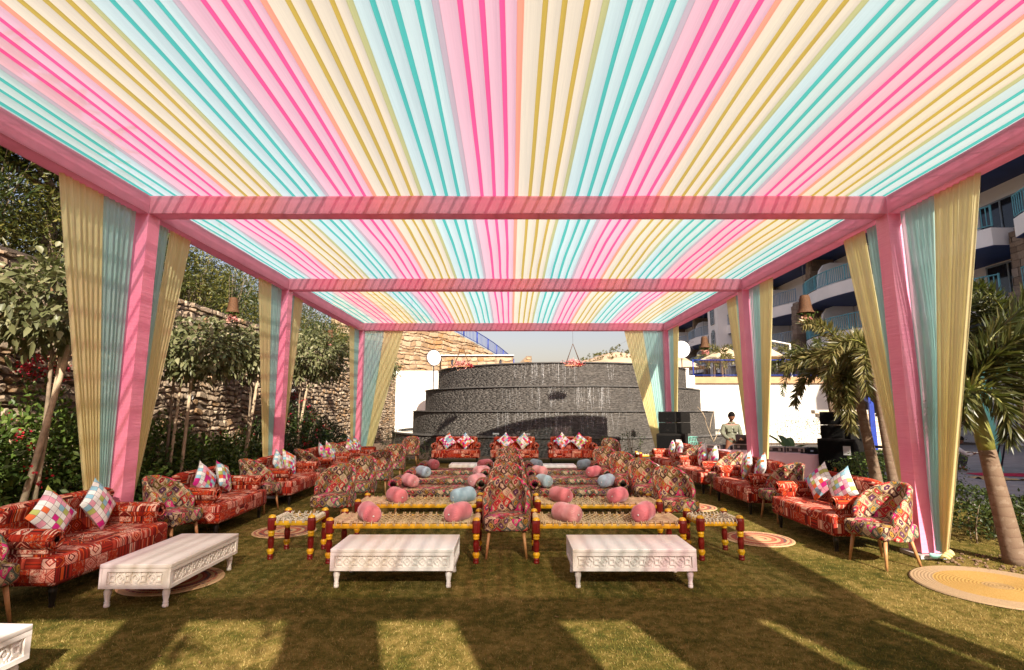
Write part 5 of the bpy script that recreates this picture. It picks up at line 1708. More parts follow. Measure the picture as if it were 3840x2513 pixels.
se0 = make_settee()
first = True
colname = ['left', 'right']
for c, cx in enumerate((-1.21, 1.12)):
    for i, y in enumerate([9.42, 10.83, 12.22]):
        lab = f'patterned backless settee with rolled arms, {o5[i]} from the camera in the {colname[c]} column'
        if first: se0.location = (cx, y, 0); se0['label'] = lab; se0['group'] = 'backless settees in the two columns'; first = False
        else: copy_tree(se0, (cx, y, 0), R(random.uniform(-1.5, 1.5)), lab, 'backless settees in the two columns')

# ------------------------------------------------------------------ rope charpoys
def leg_prof(h=.5):
    return [(.030, 0), (.033, .006), (.033, .022), (.027, .028), (.033, .034), (.033, .052), (.026, .060), (.040, .085), (.042, .105), (.028, .122), (.030, .135), (.036, .19), (.036, .22), (.027, .255), (.034, .262), (.036, .272), (.030, .282), (.037, .292), (.037, .305), (.031, .318)]
def weave(b, L_, D_, z, end, rad=.0065, seed=1, dense=True):
    """cords: a laced end section and an open diagonal net, with wraps round the rails"""
    r_ = random.Random(seed)
    hx, hy = L_ / 2, D_ / 2
    sag = lambda x, y: -.045 * max(0, 1 - (x / hx) ** 2) * max(0, 1 - (y / hy) ** 2)
    x0 = -hx + end                                    # net runs x0..hx, lacing cords run from -hx to x0
    def line(p, q, n=6, lift=0):
        b.tube([(p[0] + (q[0] - p[0]) * i / n, p[1] + (q[1] - p[1]) * i / n, z + lift + sag(p[0] + (q[0] - p[0]) * i / n, p[1] + (q[1] - p[1]) * i / n)) for i in range(n + 1)], rad, 5)
    if end > 0:
        n = 13
        for i in range(n):
            y = -hy + .02 + (2 * hy - .04) * i / (n - 1)
            line((-hx, y), (x0 + .02, y + r_.uniform(-.03, .03)), 4, r_.uniform(-.004, .004))
            line((-hx, y + .012), (x0 + .02, y + r_.uniform(-.05, .05)), 4, .006)
        b.tube([(x0, -hy, z + .004), (x0, 0, z + sag(x0, 0) + .006), (x0, hy, z + .004)], rad * 1.6, 5)
    step = .062 if dense else .075
    span = hx - x0; n = int(span / step)
    for i in range(-int(2 * hy / step) - 2, n + 1):
        for sgn in (-1, 1):
            # diagonals clipped to the net's rectangle
            xa = x0 + i * step + r_.uniform(-.006, .006); pts = []
            for (t_) in (0, 1):
                pts.append((xa + t_ * 2 * hy, (-hy if t_ == 0 else hy) * sgn))
            (ax, ay), (bx_, by) = pts
            dx, dy = bx_ - ax, by - ay
            ta = max(0, (x0 - ax) / dx); tb = min(1, (hx - ax) / dx)
            if tb - ta < .03: continue
            line((ax + dx * ta, ay + dy * ta), (ax + dx * tb, ay + dy * tb), 5, .003 * sgn)
    for sy in (-1, 1):                                # wraps round the long rails
        m = int(2 * hx / .085)
        for i in range(m):
            x = -hx + .05 + i * (2 * hx - .06) / m + r_.uniform(-.008, .008)
            b.tube([(x, sy * hy + .034 * math.cos(a), z - .012 + .034 * math.sin(a)) for a in [k * PI / 4 for k in range(9)]], rad, 5)
            if i % 2 == 0: b.tube([(x + .016 + .006 * math.sin(a), sy * hy + .035 * math.cos(a), z - .012 + .035 * math.sin(a)) for a in [k * PI / 4 for k in range(9)]], rad, 5)
    for sx in (-1, 1):
        m = int(2 * hy / .045)
        for i in range(m):
            y = -hy + .03 + i * (2 * hy - .04) / m
            b.tube([(sx * hx + .034 * math.cos(a), y, z - .012 + .034 * math.sin(a)) for a in [k * PI / 4 for k in range(9)]], rad * 1.05, 5)
def make_charpoy(name, L_, D_, h, end, rope, dense=True, seed=1):
    t = thing(name, 'x', 'charpoy' if L_ > 1 else 'stool')
    z = h - .085
    me = None
    for sx in (-1, 1):
        for sy in (-1, 1):
            if me is None:
                b = MB(); b.lathe(leg_prof(), 14)
                w = .036
                b.lathe([(.034, .316), (.048, .335), (.050, .40), (.050, .44), (.044, .463)], 8, smooth=False)
                b.lathe([(.044, .462), (.043, .475), (.032, .492), (.012, .50), (.001, .50)], 12, cap=False)
                me = b.mesh('leg', M_CLEG)
            o = ob('leg', me, t, (sx * L_ / 2, sy * D_ / 2, 0), random.uniform(0, .3))
            o.scale = (1, 1, h / .5)
    for sy in (-1, 1):
        b = MB(); b.rbox((0, sy * (D_ / 2), z - .012), (L_ - .06, .046, .050), .010, 2); b.build('rail', M_CRAIL, t)
    for sx in (-1, 1):
        b = MB(); b.rbox((sx * L_ / 2, 0, z - .014), (.044, D_ - .06, .046), .010, 2); b.build('rail', M_CRAIL, t)
    b = MB(); weave(b, L_ - .02, D_ - .02, z + .02, end, .0062, seed, dense)
    tag(b.build('rope_weave', rope, t), kind='stuff')
    return remember(t)
cp0 = make_charpoy('charpoy', 1.66, .56, .50, .42, M_ROPE)
cps = [(-1.22, 6.62, 0, 'yellow charpoy bench with red legs behind the left white table, front of the column', 1), (1.12, 6.62, 180, 'yellow charpoy bench with red legs behind the right white table, front of the column', 1),
       (-1.27, 7.92, 1.5, 'yellow charpoy bench, second in the left column, before the settees', 1), (1.20, 7.88, 180, 'yellow charpoy bench, second in the right column, before the settees', 1)]
for i, (x, y, a, lab, s) in enumerate(cps):
    if i == 0: cp0.location = (x, y, 0); cp0['label'] = lab; cp0['group'] = 'charpoy benches in the two columns'
    else: copy_tree(cp0, (x, y, 0), R(a), lab, 'charpoy benches in the two columns')
st0 = make_charpoy('charpoy_stool', .46, .46, .50, 0, M_ROPEW, False, 4)
st0.location = (-2.55, 6.74, 0); st0['label'] = 'small square rope stool with red legs left of the front charpoys'; st0['group'] = 'rope stools'
copy_tree(st0, (2.42, 6.70, 0), R(91), 'small square rope stool with red legs right of the front charpoys', 'rope stools')
copy_tree(st0, (4.0, 16.2, 0), R(2), 'small rope stool far back before the rear right post', 'rope stools')

# ------------------------------------------------------------------ bolsters
def make_bolster(L_=.50, r=.126):
    b = MB(); nu, nv = 40, 26
    prof = []
    for j in range(nv + 1):
        f = j / nv; x = (f * 2 - 1)
        ax = abs(x)
        rad = r * (1 - max(0, (ax - .55) / .45) ** 2.2) ** .55 if ax < .999 else .004
        # the gathered end dips in at its centre
        xx = math.copysign(min(ax, .93) + (0 if ax < .93 else -(ax - .93) * .55), x) * L_ / 2
        prof.append((xx, rad))
    def fn(u, v):
        j = round(v * nv); x, rad = prof[j]; a = 2 * PI * u
        pl = 1 + (.012 * math.sin(a * 20) * max(0, (abs(x) / (L_ / 2) - .72)) * 3.2)
        rr = rad * pl * (1 + .05 * noise.noise(Vector((x * 7, math.cos(a) * 1.4, math.sin(a) * 1.4))) + .015 * noise.noise(Vector((x * 22, math.cos(a) * 4, math.sin(a) * 4))))
        return (x, rr * math.cos(a), rr * math.sin(a) * (.95 if math.sin(a) < 0 else 1))
    b.grid(fn, nu, nv, True, closed_u=True)
    return b
bm = make_bolster()
bmesh_ = {k: bm.mesh('bolster', m) for k, m in M_BOLST.items()}
knob = MB(); knob.lathe([(.004, -.006), (.011, -.003), (.011, .004), (.006, .008)], 10, rot=Matrix.Rotation(R(90), 3, 'Y'))
kme = knob.mesh('end_button', M_CUSH_BACK)
cname = {'c': 'coral', 'p': 'blush pink', 'b': 'dusty blue'}
def bolster(x, y, z, az, col, lab, s=1.0):
    o = bpy.data.objects.new('bolster', bmesh_[col]); COL.objects.link(o)
    o.location = (x, y, z + .128 * s); o.rotation_euler = (random.uniform(0, 3), R(random.uniform(-2, 2)), R(az)); o.scale = (s, s, s)
    o.rotation_mode = 'XYZ'
    for sx in (-1, 1):
        ob('end_button', kme, o, (sx * .240, 0, 0))
    tag(o, f'{cname[col]} velvet bolster {lab}', 'bolster', 'velvet bolsters on the benches')
rows = [('front charpoy', 6.60, .41), ('second charpoy', 7.9, .41), ('first settee', 9.40, .42), ('second settee', 10.8, .42), ('third settee', 12.2, .42)]
lcol = [('c', 'c'), ('c', 'b'), ('p', 'p'), ('b', 'p'), ('c', 'c')]
rcol = [('p', 'c'), ('c', 'c'), ('b', 'b'), ('p', 'c'), ('b', 'b')]
for i, (nm, y, z) in enumerate(rows):
    for c, (cx, cols) in enumerate(((-1.21, lcol), (1.12, rcol))):
        inx = .50 if i > 1 else (.45, .40)[i]
        for k, sx in enumerate((-1, 1)):
            px = cx + sx * (inx + (.06 if (c == 0) == (k == 1) else 0) + (.08 if c == 0 and k == 1 else 0) - (.05 if c == 1 and k == 0 and i < 2 else 0))
            az = 90 + (-sx) * random.uniform(16, 34) + (6 if sx < 0 else -4)
            bolster(px, y - .03 + random.uniform(-.03, .03), z + (.0 if i > 1 else -.010), az, cols[i][k], f'at the {["left", "right"][k]} end of the {nm}, {colname[c]} column', 0.84 if i > 1 else 0.88)

# ------------------------------------------------------------------ carved white tables
def carved(b, L_, z0, z1, y, n):
    """raised lattice in a recessed panel lying in the plane y (towards -y)"""
    h = z1 - z0; w = L_ / n; th = .016
    def bar(p, q, wd=.010, d=th):
        wd *= 1.35
        p, q = Vector(p), Vector(q); v = q - p; a = math.atan2(v.y, v.x)
        m = Matrix.Rotation(-a, 3, 'Y')
        b.box((( p.x + q.x) / 2, y - d / 2, (p.y + q.y) / 2), (v.length, d, wd), m)
    for i in range(n):
        x0 = -L_ / 2 + i * w; xm = x0 + w / 2; zc = (z0 + z1) / 2
        if i % 2 == 0:
            e = w * .30; f = h * .24
            bar((xm - e, zc - f), (xm + e, zc - f)); bar((xm - e, zc + f), (xm + e, zc + f), .0082, th * .97); bar((xm - e, zc - f), (xm - e, zc + f), .0079, th * .94); bar((xm + e, zc - f), (xm + e, zc + f), .0078, th * .91)
            bar((x0, z1), (xm - e, zc + f), .007, th * .88); bar((x0 + w, z1), (xm + e, zc + f), .007, th * .85); bar((x0, z0), (xm - e, zc - f), .007, th * .82); bar((x0 + w, z0), (xm + e, zc - f), .007, th * .79)
        else:
            bar((x0, zc), (xm, z1 - .012), .007, th * .9); bar((xm, z1 - .012), (x0 + w, zc), .007, th * .87); bar((x0, zc), (xm, z0 + .012), .007, th * .84); bar((xm, z0 + .012), (x0 + w, zc), .007, th * .81)
            bar((x0 + w * .25, z1), (x0 + w * .25, zc + h * .2), .006, th * .75); bar((x0 + w * .75, z0), (x0 + w * .75, zc - h * .2), .006, th * .72)
            b.box((xm, y - th * .35, zc), (w * .26, th * .7, w * .26), Matrix.Rotation(R(45), 3, 'Y'))
def make_table(L_=1.20, D_=.62, H=.37):
    t = thing('carved_table', 'x', 'table')
    b = MB(); b.rbox((0, 0, H - .018), (L_, D_, .036), .006, 2); b.build('top', M_WHITE, t)
    za, zb = .166, H - .036
    for (ax, ln, off, rot) in (('front', L_, D_ / 2, 0), ('back', L_, D_ / 2, 180), ('side', D_ - .05, L_ / 2, 90), ('side', D_ - .05, L_ / 2, -90)):
        b = MB(); y = -off + .012
        hgt = zb - za; fr = .030
        b.box((0, y, za + fr / 2), (ln - .004, .022, fr)); b.box((0, y, zb - .014), (ln - .004, .022, .028))
        for sx in (-1, 1): b.box((sx * (ln / 2 - .022), y + .001, (za + zb) / 2), (.042, .021, hgt - .002))
        m = Matrix.Rotation(R(rot), 4, 'Z')
        ap = b.build('apron', M_WHITE, t); ap.rotation_euler = (0, 0, R(rot))
        q = MB(); q.box((0, y + .016, (za + zb) / 2), (ln - .07, .006, hgt - .05)); carved(q, ln - .10, za + fr + .004, zb - .032, y + .013, int((ln - .1) / .072) // 2 * 2 + 1)
        q.build('carved_panel', M_WHITE, ap)
    for sx in (-1, 1):
        for sy in (-1, 1):
            b = MB(); b.lathe([(r_ * 1.22, z_ * 1.22) for r_, z_ in [(.017, 0), (.020, .004), (.020, .020), (.016, .024), (.019, .030), (.019, .036), (.015, .041), (.023, .085), (.026, .093), (.024, .098), (.026, .106), (.021, .122), (.018, .130), (.024, .134), (.024, .142)]], 14)
            b.build('leg', M_WHITE, t, (sx * (L_ / 2 - .055), sy * (D_ / 2 - .055), 0))
    return remember(t)
tb0 = make_table()
tbs = [(-1.15, 5.77, 0, 'carved white low table in front of the left charpoy'), (1.20, 5.76, 0, 'carved white low table in front of the right charpoy'), (-3.28, 5.53, 90.5, 'carved white low table standing lengthwise before the nearest left sofa'),
       (-3.35, 3.03, 87, 'carved white low table cut off by the lower left corner of the picture'), (-0.93, 13.95, 0, 'far white low table before the back row, left one'), (1.0, 13.7, 0, 'far white low table before the back row, right one'), (3.35, 13.6, 84, 'far white low table turned sideways before the farthest right sofa')]
for i, (x, y, a, lab) in enumerate(tbs):
    if i == 0: tb0.location = (x, y, 0); tb0['label'] = lab; tb0['group'] = 'carved white tables'
    else: copy_tree(tb0, (x, y, 0), R(a), lab, 'carved white tables')

# ------------------------------------------------------------------ rugs
def make_rug(name, r, mat, rip, lab, x, y, g, th=.012):
    b = MB(); n = int(r * rip * 4); prof = []
    for i in range(n + 1):
        q = r * i / n; prof.append((max(q, .002), th * (.86 + .14 * math.cos(q * rip * 2 * PI)) if i < n else 0.001))
    b.lathe(prof, 56, cap=False)
    o = b.build(name, mat, None, (x, y, .006)); o.rotation_euler = (0, 0, random.uniform(0, 3))
    tag(o, lab, 'rug', g)
make_rug('round_rug', .43, M_RUG, 36, 'round braided red and tan rug beyond the left rope stool', -3.2, 7.93, 'round braided rugs')
make_rug('round_rug', .47, M_RUG, 36, 'round braided rug under the left lengthwise white table', -3.4, 5.70, 'round braided rugs')
make_rug('round_rug', .44, M_RUG, 36, 'round braided red and tan rug in the sun beyond the right rope stool', 3.30, 7.47, 'round braided rugs')
make_rug('round_rug', .43, M_RUG, 36, 'round braided rug before the second right sofa', 3.2, 9.85, 'round braided rugs')
make_rug('jute_rug', .70, M_JUTE, 34, 'large round jute and yellow rug on the grass by the right palm', 4.72, 5.50, 'round jute rugs', .016)
make_rug('jute_rug', .40, M_JUTE, 34, 'round jute rug just cut by the right frame edge near the bottom', 4.42, 4.08, 'round jute rugs', .016)
# ================================================================== sound gear
def speaker_stack(x, y, rz, which):
    rt = Matrix.Rotation(rz, 3, 'Z')
    s = thing('subwoofer', f'big black subwoofer box with orange badge at the bottom of the {which} speaker stack', 'speaker', (x, y, 0), rz, 'subwoofers')
    b = MB(); b.rbox((0, 0, .54), (.78, .82, 1.02), .018, 2); b.build('cabinet', M_BLACKP, s)
    b = MB(); b.box((0, -.414, .54), (.70, .012, .92)); b.build('grille', M_GRILL, s)
    b = MB(); b.box((-.05, -.423, .37), (.055, .006, .07)); b.build('badge', M_ORANGE, s)
    b = MB(); b.box((.22, -.423, .80), (.15, .006, .20)); b.build('paper_label', M_LAB, s)
    b = MB(); b.box((.20, -.423, .96), (.14, .006, .10)); b.build('plate', M_GRILL, s)
    for sx in (-.3, .3):
        for sy in (-.3, .3):
            q = MB(); q.lathe([(.03, 0), (.03, .04)], 8); q.build('foot', M_BLACKP, s, (sx, sy, 0))
    for k in range(2):
        for m, (dx, a, w) in enumerate(((-.10, 3, .50), (.30, -28, .22))):
            z = 1.05 + k * .315
            p = rt @ Vector((dx, -.05, 0))
            t = thing('line_array_speaker', f'black wedge speaker, {["lower", "upper"][k]} {["left", "right"][m]} one on the {which} speaker stack', 'speaker', (x + p.x, y + p.y, z), rz + R(a), 'wedge speakers on the stacks')
            b = MB()
            tp = lambda zz, f: [(-w / 2 * f, -.22, zz), (w / 2 * f, -.22, zz), (w / 2 * f, .22, zz), (-w / 2 * f, .22, zz)]
            vs = tp(.004, .96) + tp(.155, 1.0) + tp(.306, .96)
            b.add(vs, [(3, 2, 1, 0), (8, 9, 10, 11)] + [(i + j * 4, (i + 1) % 4 + j * 4, (i + 1) % 4 + 4 + j * 4, i + 4 + j * 4) for j in (0, 1) for i in range(4)]); b.build('cabinet', M_BLACKP, t)
            b = MB(); b.box((0, -.226, .155), (w * .84, .010, .25)); b.build('grille', M_GRILL, t)
            b = MB(); b.box((0, -.233, .10), (.06, .004, .035)); b.build('badge', M_BLACKP, t)
speaker_stack(4.66, 15.75, R(-24), 'rear')
speaker_stack(7.78, 12.9, R(-46), 'right')

# ------------------------------------------------------------------ DJ table and gear
A, B = Vector((4.98, 15.55, 0)), Vector((7.36, 13.15, 0))
dv = (B - A).normalized(); nv_ = Vector((dv.y, -dv.x, 0))          # nv_: towards the camera side
ang = math.atan2(dv.y, dv.x); mid = (A + B) / 2; LN = (B - A).length
tb = thing('mixing_table', 'long table under pink cloth carrying the sound gear, right', 'table', mid, ang)
b = MB(); b.box((0, .36, .62), (LN, .72, .03)); b.build('table_top', M_WOOD, tb)
b = MB()
def cl(u, v):
    # a cloth skirt that runs round three sides and over the top
    per = [(-LN / 2 - .01, .74), (-LN / 2 - .01, -.01), (LN / 2 + .01, -.01), (LN / 2 + .01, .74)]
    f = u * 3; i = min(2, int(f)); g = f - i
    x = per[i][0] * (1 - g) + per[i + 1][0] * g; y = per[i][1] * (1 - g) + per[i + 1][1] * g
    w = .035 * v * math.sin(u * 70) + .02 * v * math.sin(u * 31)
    ox, oy = [(-1, 0), (0, -1), (1, 0)][i]
    return (x + ox * (w + .04 * v), y + oy * (w + .04 * v), .645 - v * .575)
b.grid(cl, 96, 8, True); b.box((0, .36, .645), (LN + .02, .75, .008)); b.build('cloth', M_PCLOTH, tb)
for sx in (-1, 1):
    for sy in (.08, .64):
        q = MB(); q.tube([(sx * (LN / 2 - .1), sy, 0), (sx * (LN / 2 - .1), sy, .6)], .02, 6); q.build('leg', M_METAL, tb)
def on_table(f, d, z=.65): return A.lerp(B, f) - nv_ * d + Vector((0, 0, z))
def case(f, d, w, h, lab, z=.65):
    t = thing('flight_case', lab, 'case', on_table(f, d, z), ang, 'flight cases on the mixing table')
    b = MB(); b.rbox((0, 0, h / 2), (w, .42, h), .01, 1, smooth=False); b.build('body', M_CASE, t)
    for zz in (.012, h - .012):
        b = MB(); b.box((0, -.205, zz), (w + .02, .03, .022)); b.box((0, .205, zz), (w + .02, .03, .022)); b.build('edge_trim', M_ALU, t)
    for sx in (-1, 1):
        b = MB(); b.box((sx * (w / 2 - .005), -.205, h / 2), (.026, .032, h)); b.build('corner_trim', M_ALU, t)
    for sx in (-.25, .25):
        b = MB(); b.box((sx * w, -.216, h * .55), (.06, .02, .06)); b.build('latch', M_ALU, t)
case(.20, .30, .52, .12, 'flat black flight case at the left of the mixing table')
case(.47, .34, .60, .17, 'flight case with silver trim under the laptop')
case(.70, .34, .40, .14, 'flight case partly hidden behind the second right post')
case(.83, .42, .42, .14, 'flight case just right of the second right post')
lp = thing('laptop', 'open dark laptop in front of the man', 'laptop', on_table(.45, .30, .823), ang + R(6))
b = MB(); b.box((0, .02, .01), (.36, .25, .018)); b.build('keyboard_base', M_LAPTOP, lp)
b = MB(); b.box((0, -.125, .125), (.36, .012, .24), Matrix.Rotation(R(14), 3, 'X')); b.build('lid', M_LAPTOP, lp)
hb = thing('dark_bag', 'dark soft bag lying on the right end of the pink table', 'bag', on_table(.94, .30, .653), ang)
b = MB()
b.grid(lambda u, v: (.19 * math.cos(2 * PI * u) * (1 - v ** 3 * .8), .13 * math.sin(2 * PI * u) * (1 - v ** 3 * .8), .15 * v * (1 + .12 * noise.noise(Vector((u * 5, v * 3, 0))))), 18, 8, True, closed_u=True); b.build('body', M_BLACKP, hb)
b = MB(); b.tube([(-.24 + .48 * k / 8, -.10 - .05 * math.sin(PI * k / 8), .015) for k in range(9)], .012, 5); b.build('strap', M_BLACKP, hb)
b = MB(); b.box((.02, -.115, .07), (.06, .01, .04), Matrix.Rotation(R(-20), 3, 'X')); b.build('patch', M_RAILG, hb)
ck = thing('wire_chair', 'mint green wire garden chair behind the mixing table', 'chair', (5.9, 17.2, 0), .5)
b = MB()
for i in range(7):
    x = -.2 + .4 * i / 6; b.tube([(x, .2, .45), (x * 1.15, .27, .68), (x * .9, .28, .88)], .008, 4)
for z in (.55, .7, .86): b.tube([(-.22, .22, z), (0, .30, z + .02), (.22, .22, z)], .008, 4)
b.build('backrest', M_MINTM, ck)
b = MB(); b.lathe([(.001, .44), (.23, .44), (.23, .46), (.001, .46)], 16, cap=False); b.build('seat', M_MINTM, ck)
for sx in (-1, 1):
    for sy in (-1, 1):
        q = MB(); q.tube([(sx * .15, sy * .15, .44), (sx * .2, sy * .2, 0)], .011, 5); q.build('leg', M_MINTM, ck)

# ================================================================== people
def skin_mesh(name, verts, edges, radii, root=0, levels=2):
    me = bpy.data.meshes.new(name + '_skeleton'); me.from_pydata(verts, edges, []); me.update()
    o = bpy.data.objects.new(name + '_skeleton', me); COL.objects.link(o)
    m = o.modifiers.new('skin', 'SKIN'); m.use_smooth_shade = True; m.branch_smoothing = .4
    for i, r_ in enumerate(radii):
        sv = me.skin_vertices[0].data[i]; sv.radius = (r_, r_) if isinstance(r_, (int, float)) else r_
        sv.use_root = (i == root)
    s = o.modifiers.new('sub', 'SUBSURF'); s.levels = levels; s.render_levels = levels
    dg = bpy.context.evaluated_depsgraph_get(); ev = o.evaluated_get(dg)
    out = bpy.data.meshes.new_from_object(ev); out.name = name
    bpy.data.objects.remove(o); bpy.data.meshes.remove(me)
    return out
def chain(vs, es, rs, pts, start=None):
    k = start
    for (p, r_) in pts:
        vs.append(p); rs.append(r_)
        if k is not None: es.append((k, len(vs) - 1))
        k = len(vs) - 1
    return k
def head_mesh(b, c, r=.095, pitch=0.0):
    rot = Matrix.Rotation(pitch, 3, 'X')
    def fn(u, v):
        th = 2 * PI * u; ph = PI * v
        d = Vector((math.sin(ph) * math.sin(th), -math.sin(ph) * math.cos(th), -math.cos(ph)))
        p = Vector((d.x * r * .80, d.y * r * .98, d.z * r * 1.25))
        if d.z < -.1: p.x *= 1 + .35 * (d.z + .1); p.y *= 1 + .12 * (d.z + .1)
        f = max(0, -d.y)
        nose = math.exp(-((d.x / .15) ** 2)) * math.exp(-(((d.z + .12) / .22) ** 2)) * (f > .5)
        p.y -= nose * .022
        p.y += .010 * math.exp(-(((abs(d.x) - .33) / .16) ** 2)) * math.exp(-(((d.z - .12) / .13) ** 2)) * f     # eye sockets
        p.y -= .006 * math.exp(-((d.x / .3) ** 2)) * math.exp(-(((d.z + .52) / .09) ** 2)) * f                  # lips
        ear = math.exp(-(((abs(d.x) - 1) / .10) ** 2)) * math.exp(-((d.z / .25) ** 2)) * math.exp(-(((d.y - .05) / .2) ** 2))
        p.x += math.copysign(.016 * ear, p.x)
        return rot @ p + Vector(c)
    b.grid(fn, 28, 22, True, closed_u=True)
def hair_mesh(b, c, r=.095, pitch=0.0):
    rot = Matrix.Rotation(pitch, 3, 'X')
    def fn(u, v):
        th = 2 * PI * u; front = .5 + .5 * math.cos(th)
        lim = .93 - .40 * front ** 1.5
        ph = PI * (1 - v * lim * .62)
        d = Vector((math.sin(ph) * math.sin(th), -math.sin(ph) * math.cos(th), -math.cos(ph)))
        k = 1.07 + .05 * noise.noise(d * 4)
        p = Vector((d.x * r * .83 * k, d.y * r * 1.0 * k, d.z * r * 1.27 * k))
        return rot @ p + Vector(c)
    b.grid(fn, 28, 12, True, closed_u=True)

def man(loc, rz, label):
    t = thing('person', label, 'person', loc, rz)
    vs, es, rs = [], [], []
    # pelvis, spine, neck
    k = chain(vs, es, rs, [((0, 0, .90), (.15, .11)), ((0, .0, 1.08), (.135, .10)), ((0, -.015, 1.25), (.165, .105)), ((0, -.02, 1.37), (.13, .08)), ((0, -.04, 1.44), .052), ((0, -.065, 1.52), .05)])
    for sx in (-1, 1):
        chain(vs, es, rs, [((sx * .10, 0, .84), .092), ((sx * .11, -.01, .48), .062), ((sx * .11, .02, .09), .042), ((sx * .12, -.06, .045), .04), ((sx * .125, -.14, .035), .03)], 0)
        a = chain(vs, es, rs, [((sx * .185, -.02, 1.355), .062), ((sx * .235, -.02, 1.16), .046), ((sx * .20, -.20, 1.045), .038), ((sx * .13, -.34, 1.005), .026)], 3)
        h = chain(vs, es, rs, [((sx * .125, -.39, 1.0), (.036, .018))], a)
        for q in range(4):
            chain(vs, es, rs, [((sx * (.098 + .02 * q), -.435, 1.005), .0095), ((sx * (.096 + .021 * q), -.468 + .004 * abs(q - 1.5), .995), .0085), ((sx * (.096 + .021 * q), -.487 + .006 * abs(q - 1.5), .978), .007)], h)
        chain(vs, es, rs, [((sx * .088, -.385, .996), .010), ((sx * .070, -.42, .985), .009)], h)
    body = ob('body', skin_mesh('body', vs, es, rs), t); body.data.materials.append(M_SKIN)
    b = MB(); head_mesh(b, (0, -.105, 1.60), .105, R(30)); b.build('head', M_SKIN, body)
    b = MB(); hair_mesh(b, (0, -.105, 1.60), .105, R(30)); b.build('hair', M_HAIR, t)
    # shirt and trousers, a touch larger than the body
    vs, es, rs = [], [], []
    chain(vs, es, rs, [((0, 0, .84), (.165, .13)), ((0, .0, 1.06), (.155, .118)), ((0, -.015, 1.25), (.182, .122)), ((0, -.02, 1.375), (.145, .094)), ((0, -.035, 1.43), .066)])
    for sx in (-1, 1):
        chain(vs, es, rs, [((sx * .19, -.02, 1.355), .076), ((sx * .242, -.02, 1.155), .062), ((sx * .203, -.20, 1.045), .054), ((sx * .145, -.315, 1.01), .042)], 3)
    sh = ob('shirt', skin_mesh('shirt', vs, es, rs), t); sh.data.materials.append(M_SHIRT)
    for sx in (-1, 1):
        b = MB(); b.rbox((sx * .085, -.142, 1.24), (.10, .02, .11), .008, 1); b.box((sx * .085, -.154, 1.285), (.105, .012, .03)); b.build('pocket', M_SHIRT, sh)
    b = MB()
    for z in (1.06, 1.14, 1.22, 1.30): b.lathe([(.007, 0), (.007, .004)], 8, (0, -.142 + (.01 if z > 1.28 else 0), z), Matrix.Rotation(R(90), 3, 'X'))
    b.build('buttons', M_CUSH_BACK, sh)
    b = MB()
    for sx in (-1, 1): b.box((sx * .045, -.085, 1.435), (.075, .03, .05), Matrix.Rotation(R(-25 * sx), 3, 'Y') @ Matrix.Rotation(R(-30), 3, 'X'))
    b.build('collar', M_SHIRT, sh)
    vs, es, rs = [], [], []
    chain(vs, es, rs, [((0, 0, .93), (.155, .12)), ((0, 0, .88), (.16, .12))])
    for sx in (-1, 1): chain(vs, es, rs, [((sx * .10, 0, .80), .105), ((sx * .11, -.01, .48), .08), ((sx * .11, .02, .12), .066)], 1)
    tr = ob('trousers', skin_mesh('trousers', vs, es, rs), t); tr.data.materials.append(M_TROUS)
man((6.02, 14.92, -.06), R(-4), 'man in olive shirt with dark hair looking down at the laptop')

def crouched(loc, rz, label):
    t = thing('person', label, 'person', loc, rz)
    vs, es, rs = [], [], []
    chain(vs, es, rs, [((0, .10, .20), (.14, .12)), ((0, .06, .36), (.13, .10)), ((0, -.05, .54), (.15, .10)), ((0, -.10, .64), (.12, .08)), ((0, -.15, .71), .05), ((0, -.18, .78), .05)])
    for sx in (-1, 1):
        chain(vs, es, rs, [((sx * .11, .06, .20), .09), ((sx * .16, -.28, .44), .065), ((sx * .15, -.14, .09), .045), ((sx * .16, -.26, .045), .038)], 0)
        a = chain(vs, es, rs, [((sx * .18, -.10, .61), .055), ((sx * .22, -.25, .45), .043), ((sx * .14, -.46, .50), .03)], 3)
        h = chain(vs, es, rs, [((sx * .13, -.51, .51), (.034, .018))], a)
        for q in range(4): chain(vs, es, rs, [((sx * (.105 + .019 * q), -.555, .52), .0095), ((sx * (.105 + .019 * q), -.59, .505), .008)], h)
        chain(vs, es, rs, [((sx * .095, -.51, .525), .01), ((sx * .08, -.545, .53), .009)], h)
    bd = ob('body', skin_mesh('body', vs, es, rs), t); bd.data.materials.append(M_SKIN)
    b = MB(); head_mesh(b, (0, -.22, .86), .095, R(25)); b.build('head', M_SKIN, bd)
    b = MB(); hair_mesh(b, (0, -.22, .86), .097, R(25)); b.build('hair', M_HAIR, t)
    vs, es, rs = [], [], []
    chain(vs, es, rs, [((0, .10, .22), (.15, .13)), ((0, .06, .37), (.145, .115)), ((0, -.05, .54), (.165, .115)), ((0, -.10, .645), (.13, .09))])
    for sx in (-1, 1): chain(vs, es, rs, [((sx * .18, -.10, .61), .068), ((sx * .22, -.25, .455), .056), ((sx * .15, -.43, .50), .04)], 3)
    s = ob('shirt', skin_mesh('shirt', vs, es, rs), t); s.data.materials.append(M_WSHIRT)
    vs, es, rs = [], [], []
    chain(vs, es, rs, [((0, .10, .22), (.15, .13)), ((0, .08, .19), (.15, .12))])
    for sx in (-1, 1): chain(vs, es, rs, [((sx * .11, .05, .20), .102), ((sx * .16, -.27, .44), .08), ((sx * .15, -.15, .13), .06)], 1)
    s = ob('trousers', skin_mesh('trousers', vs, es, rs), t); s.data.materials.append(M_TROUS)
crouched((12.62, 15.7, 0), R(75), 'person crouching on the path by the mint arch, mostly hidden by the yellow curtain')

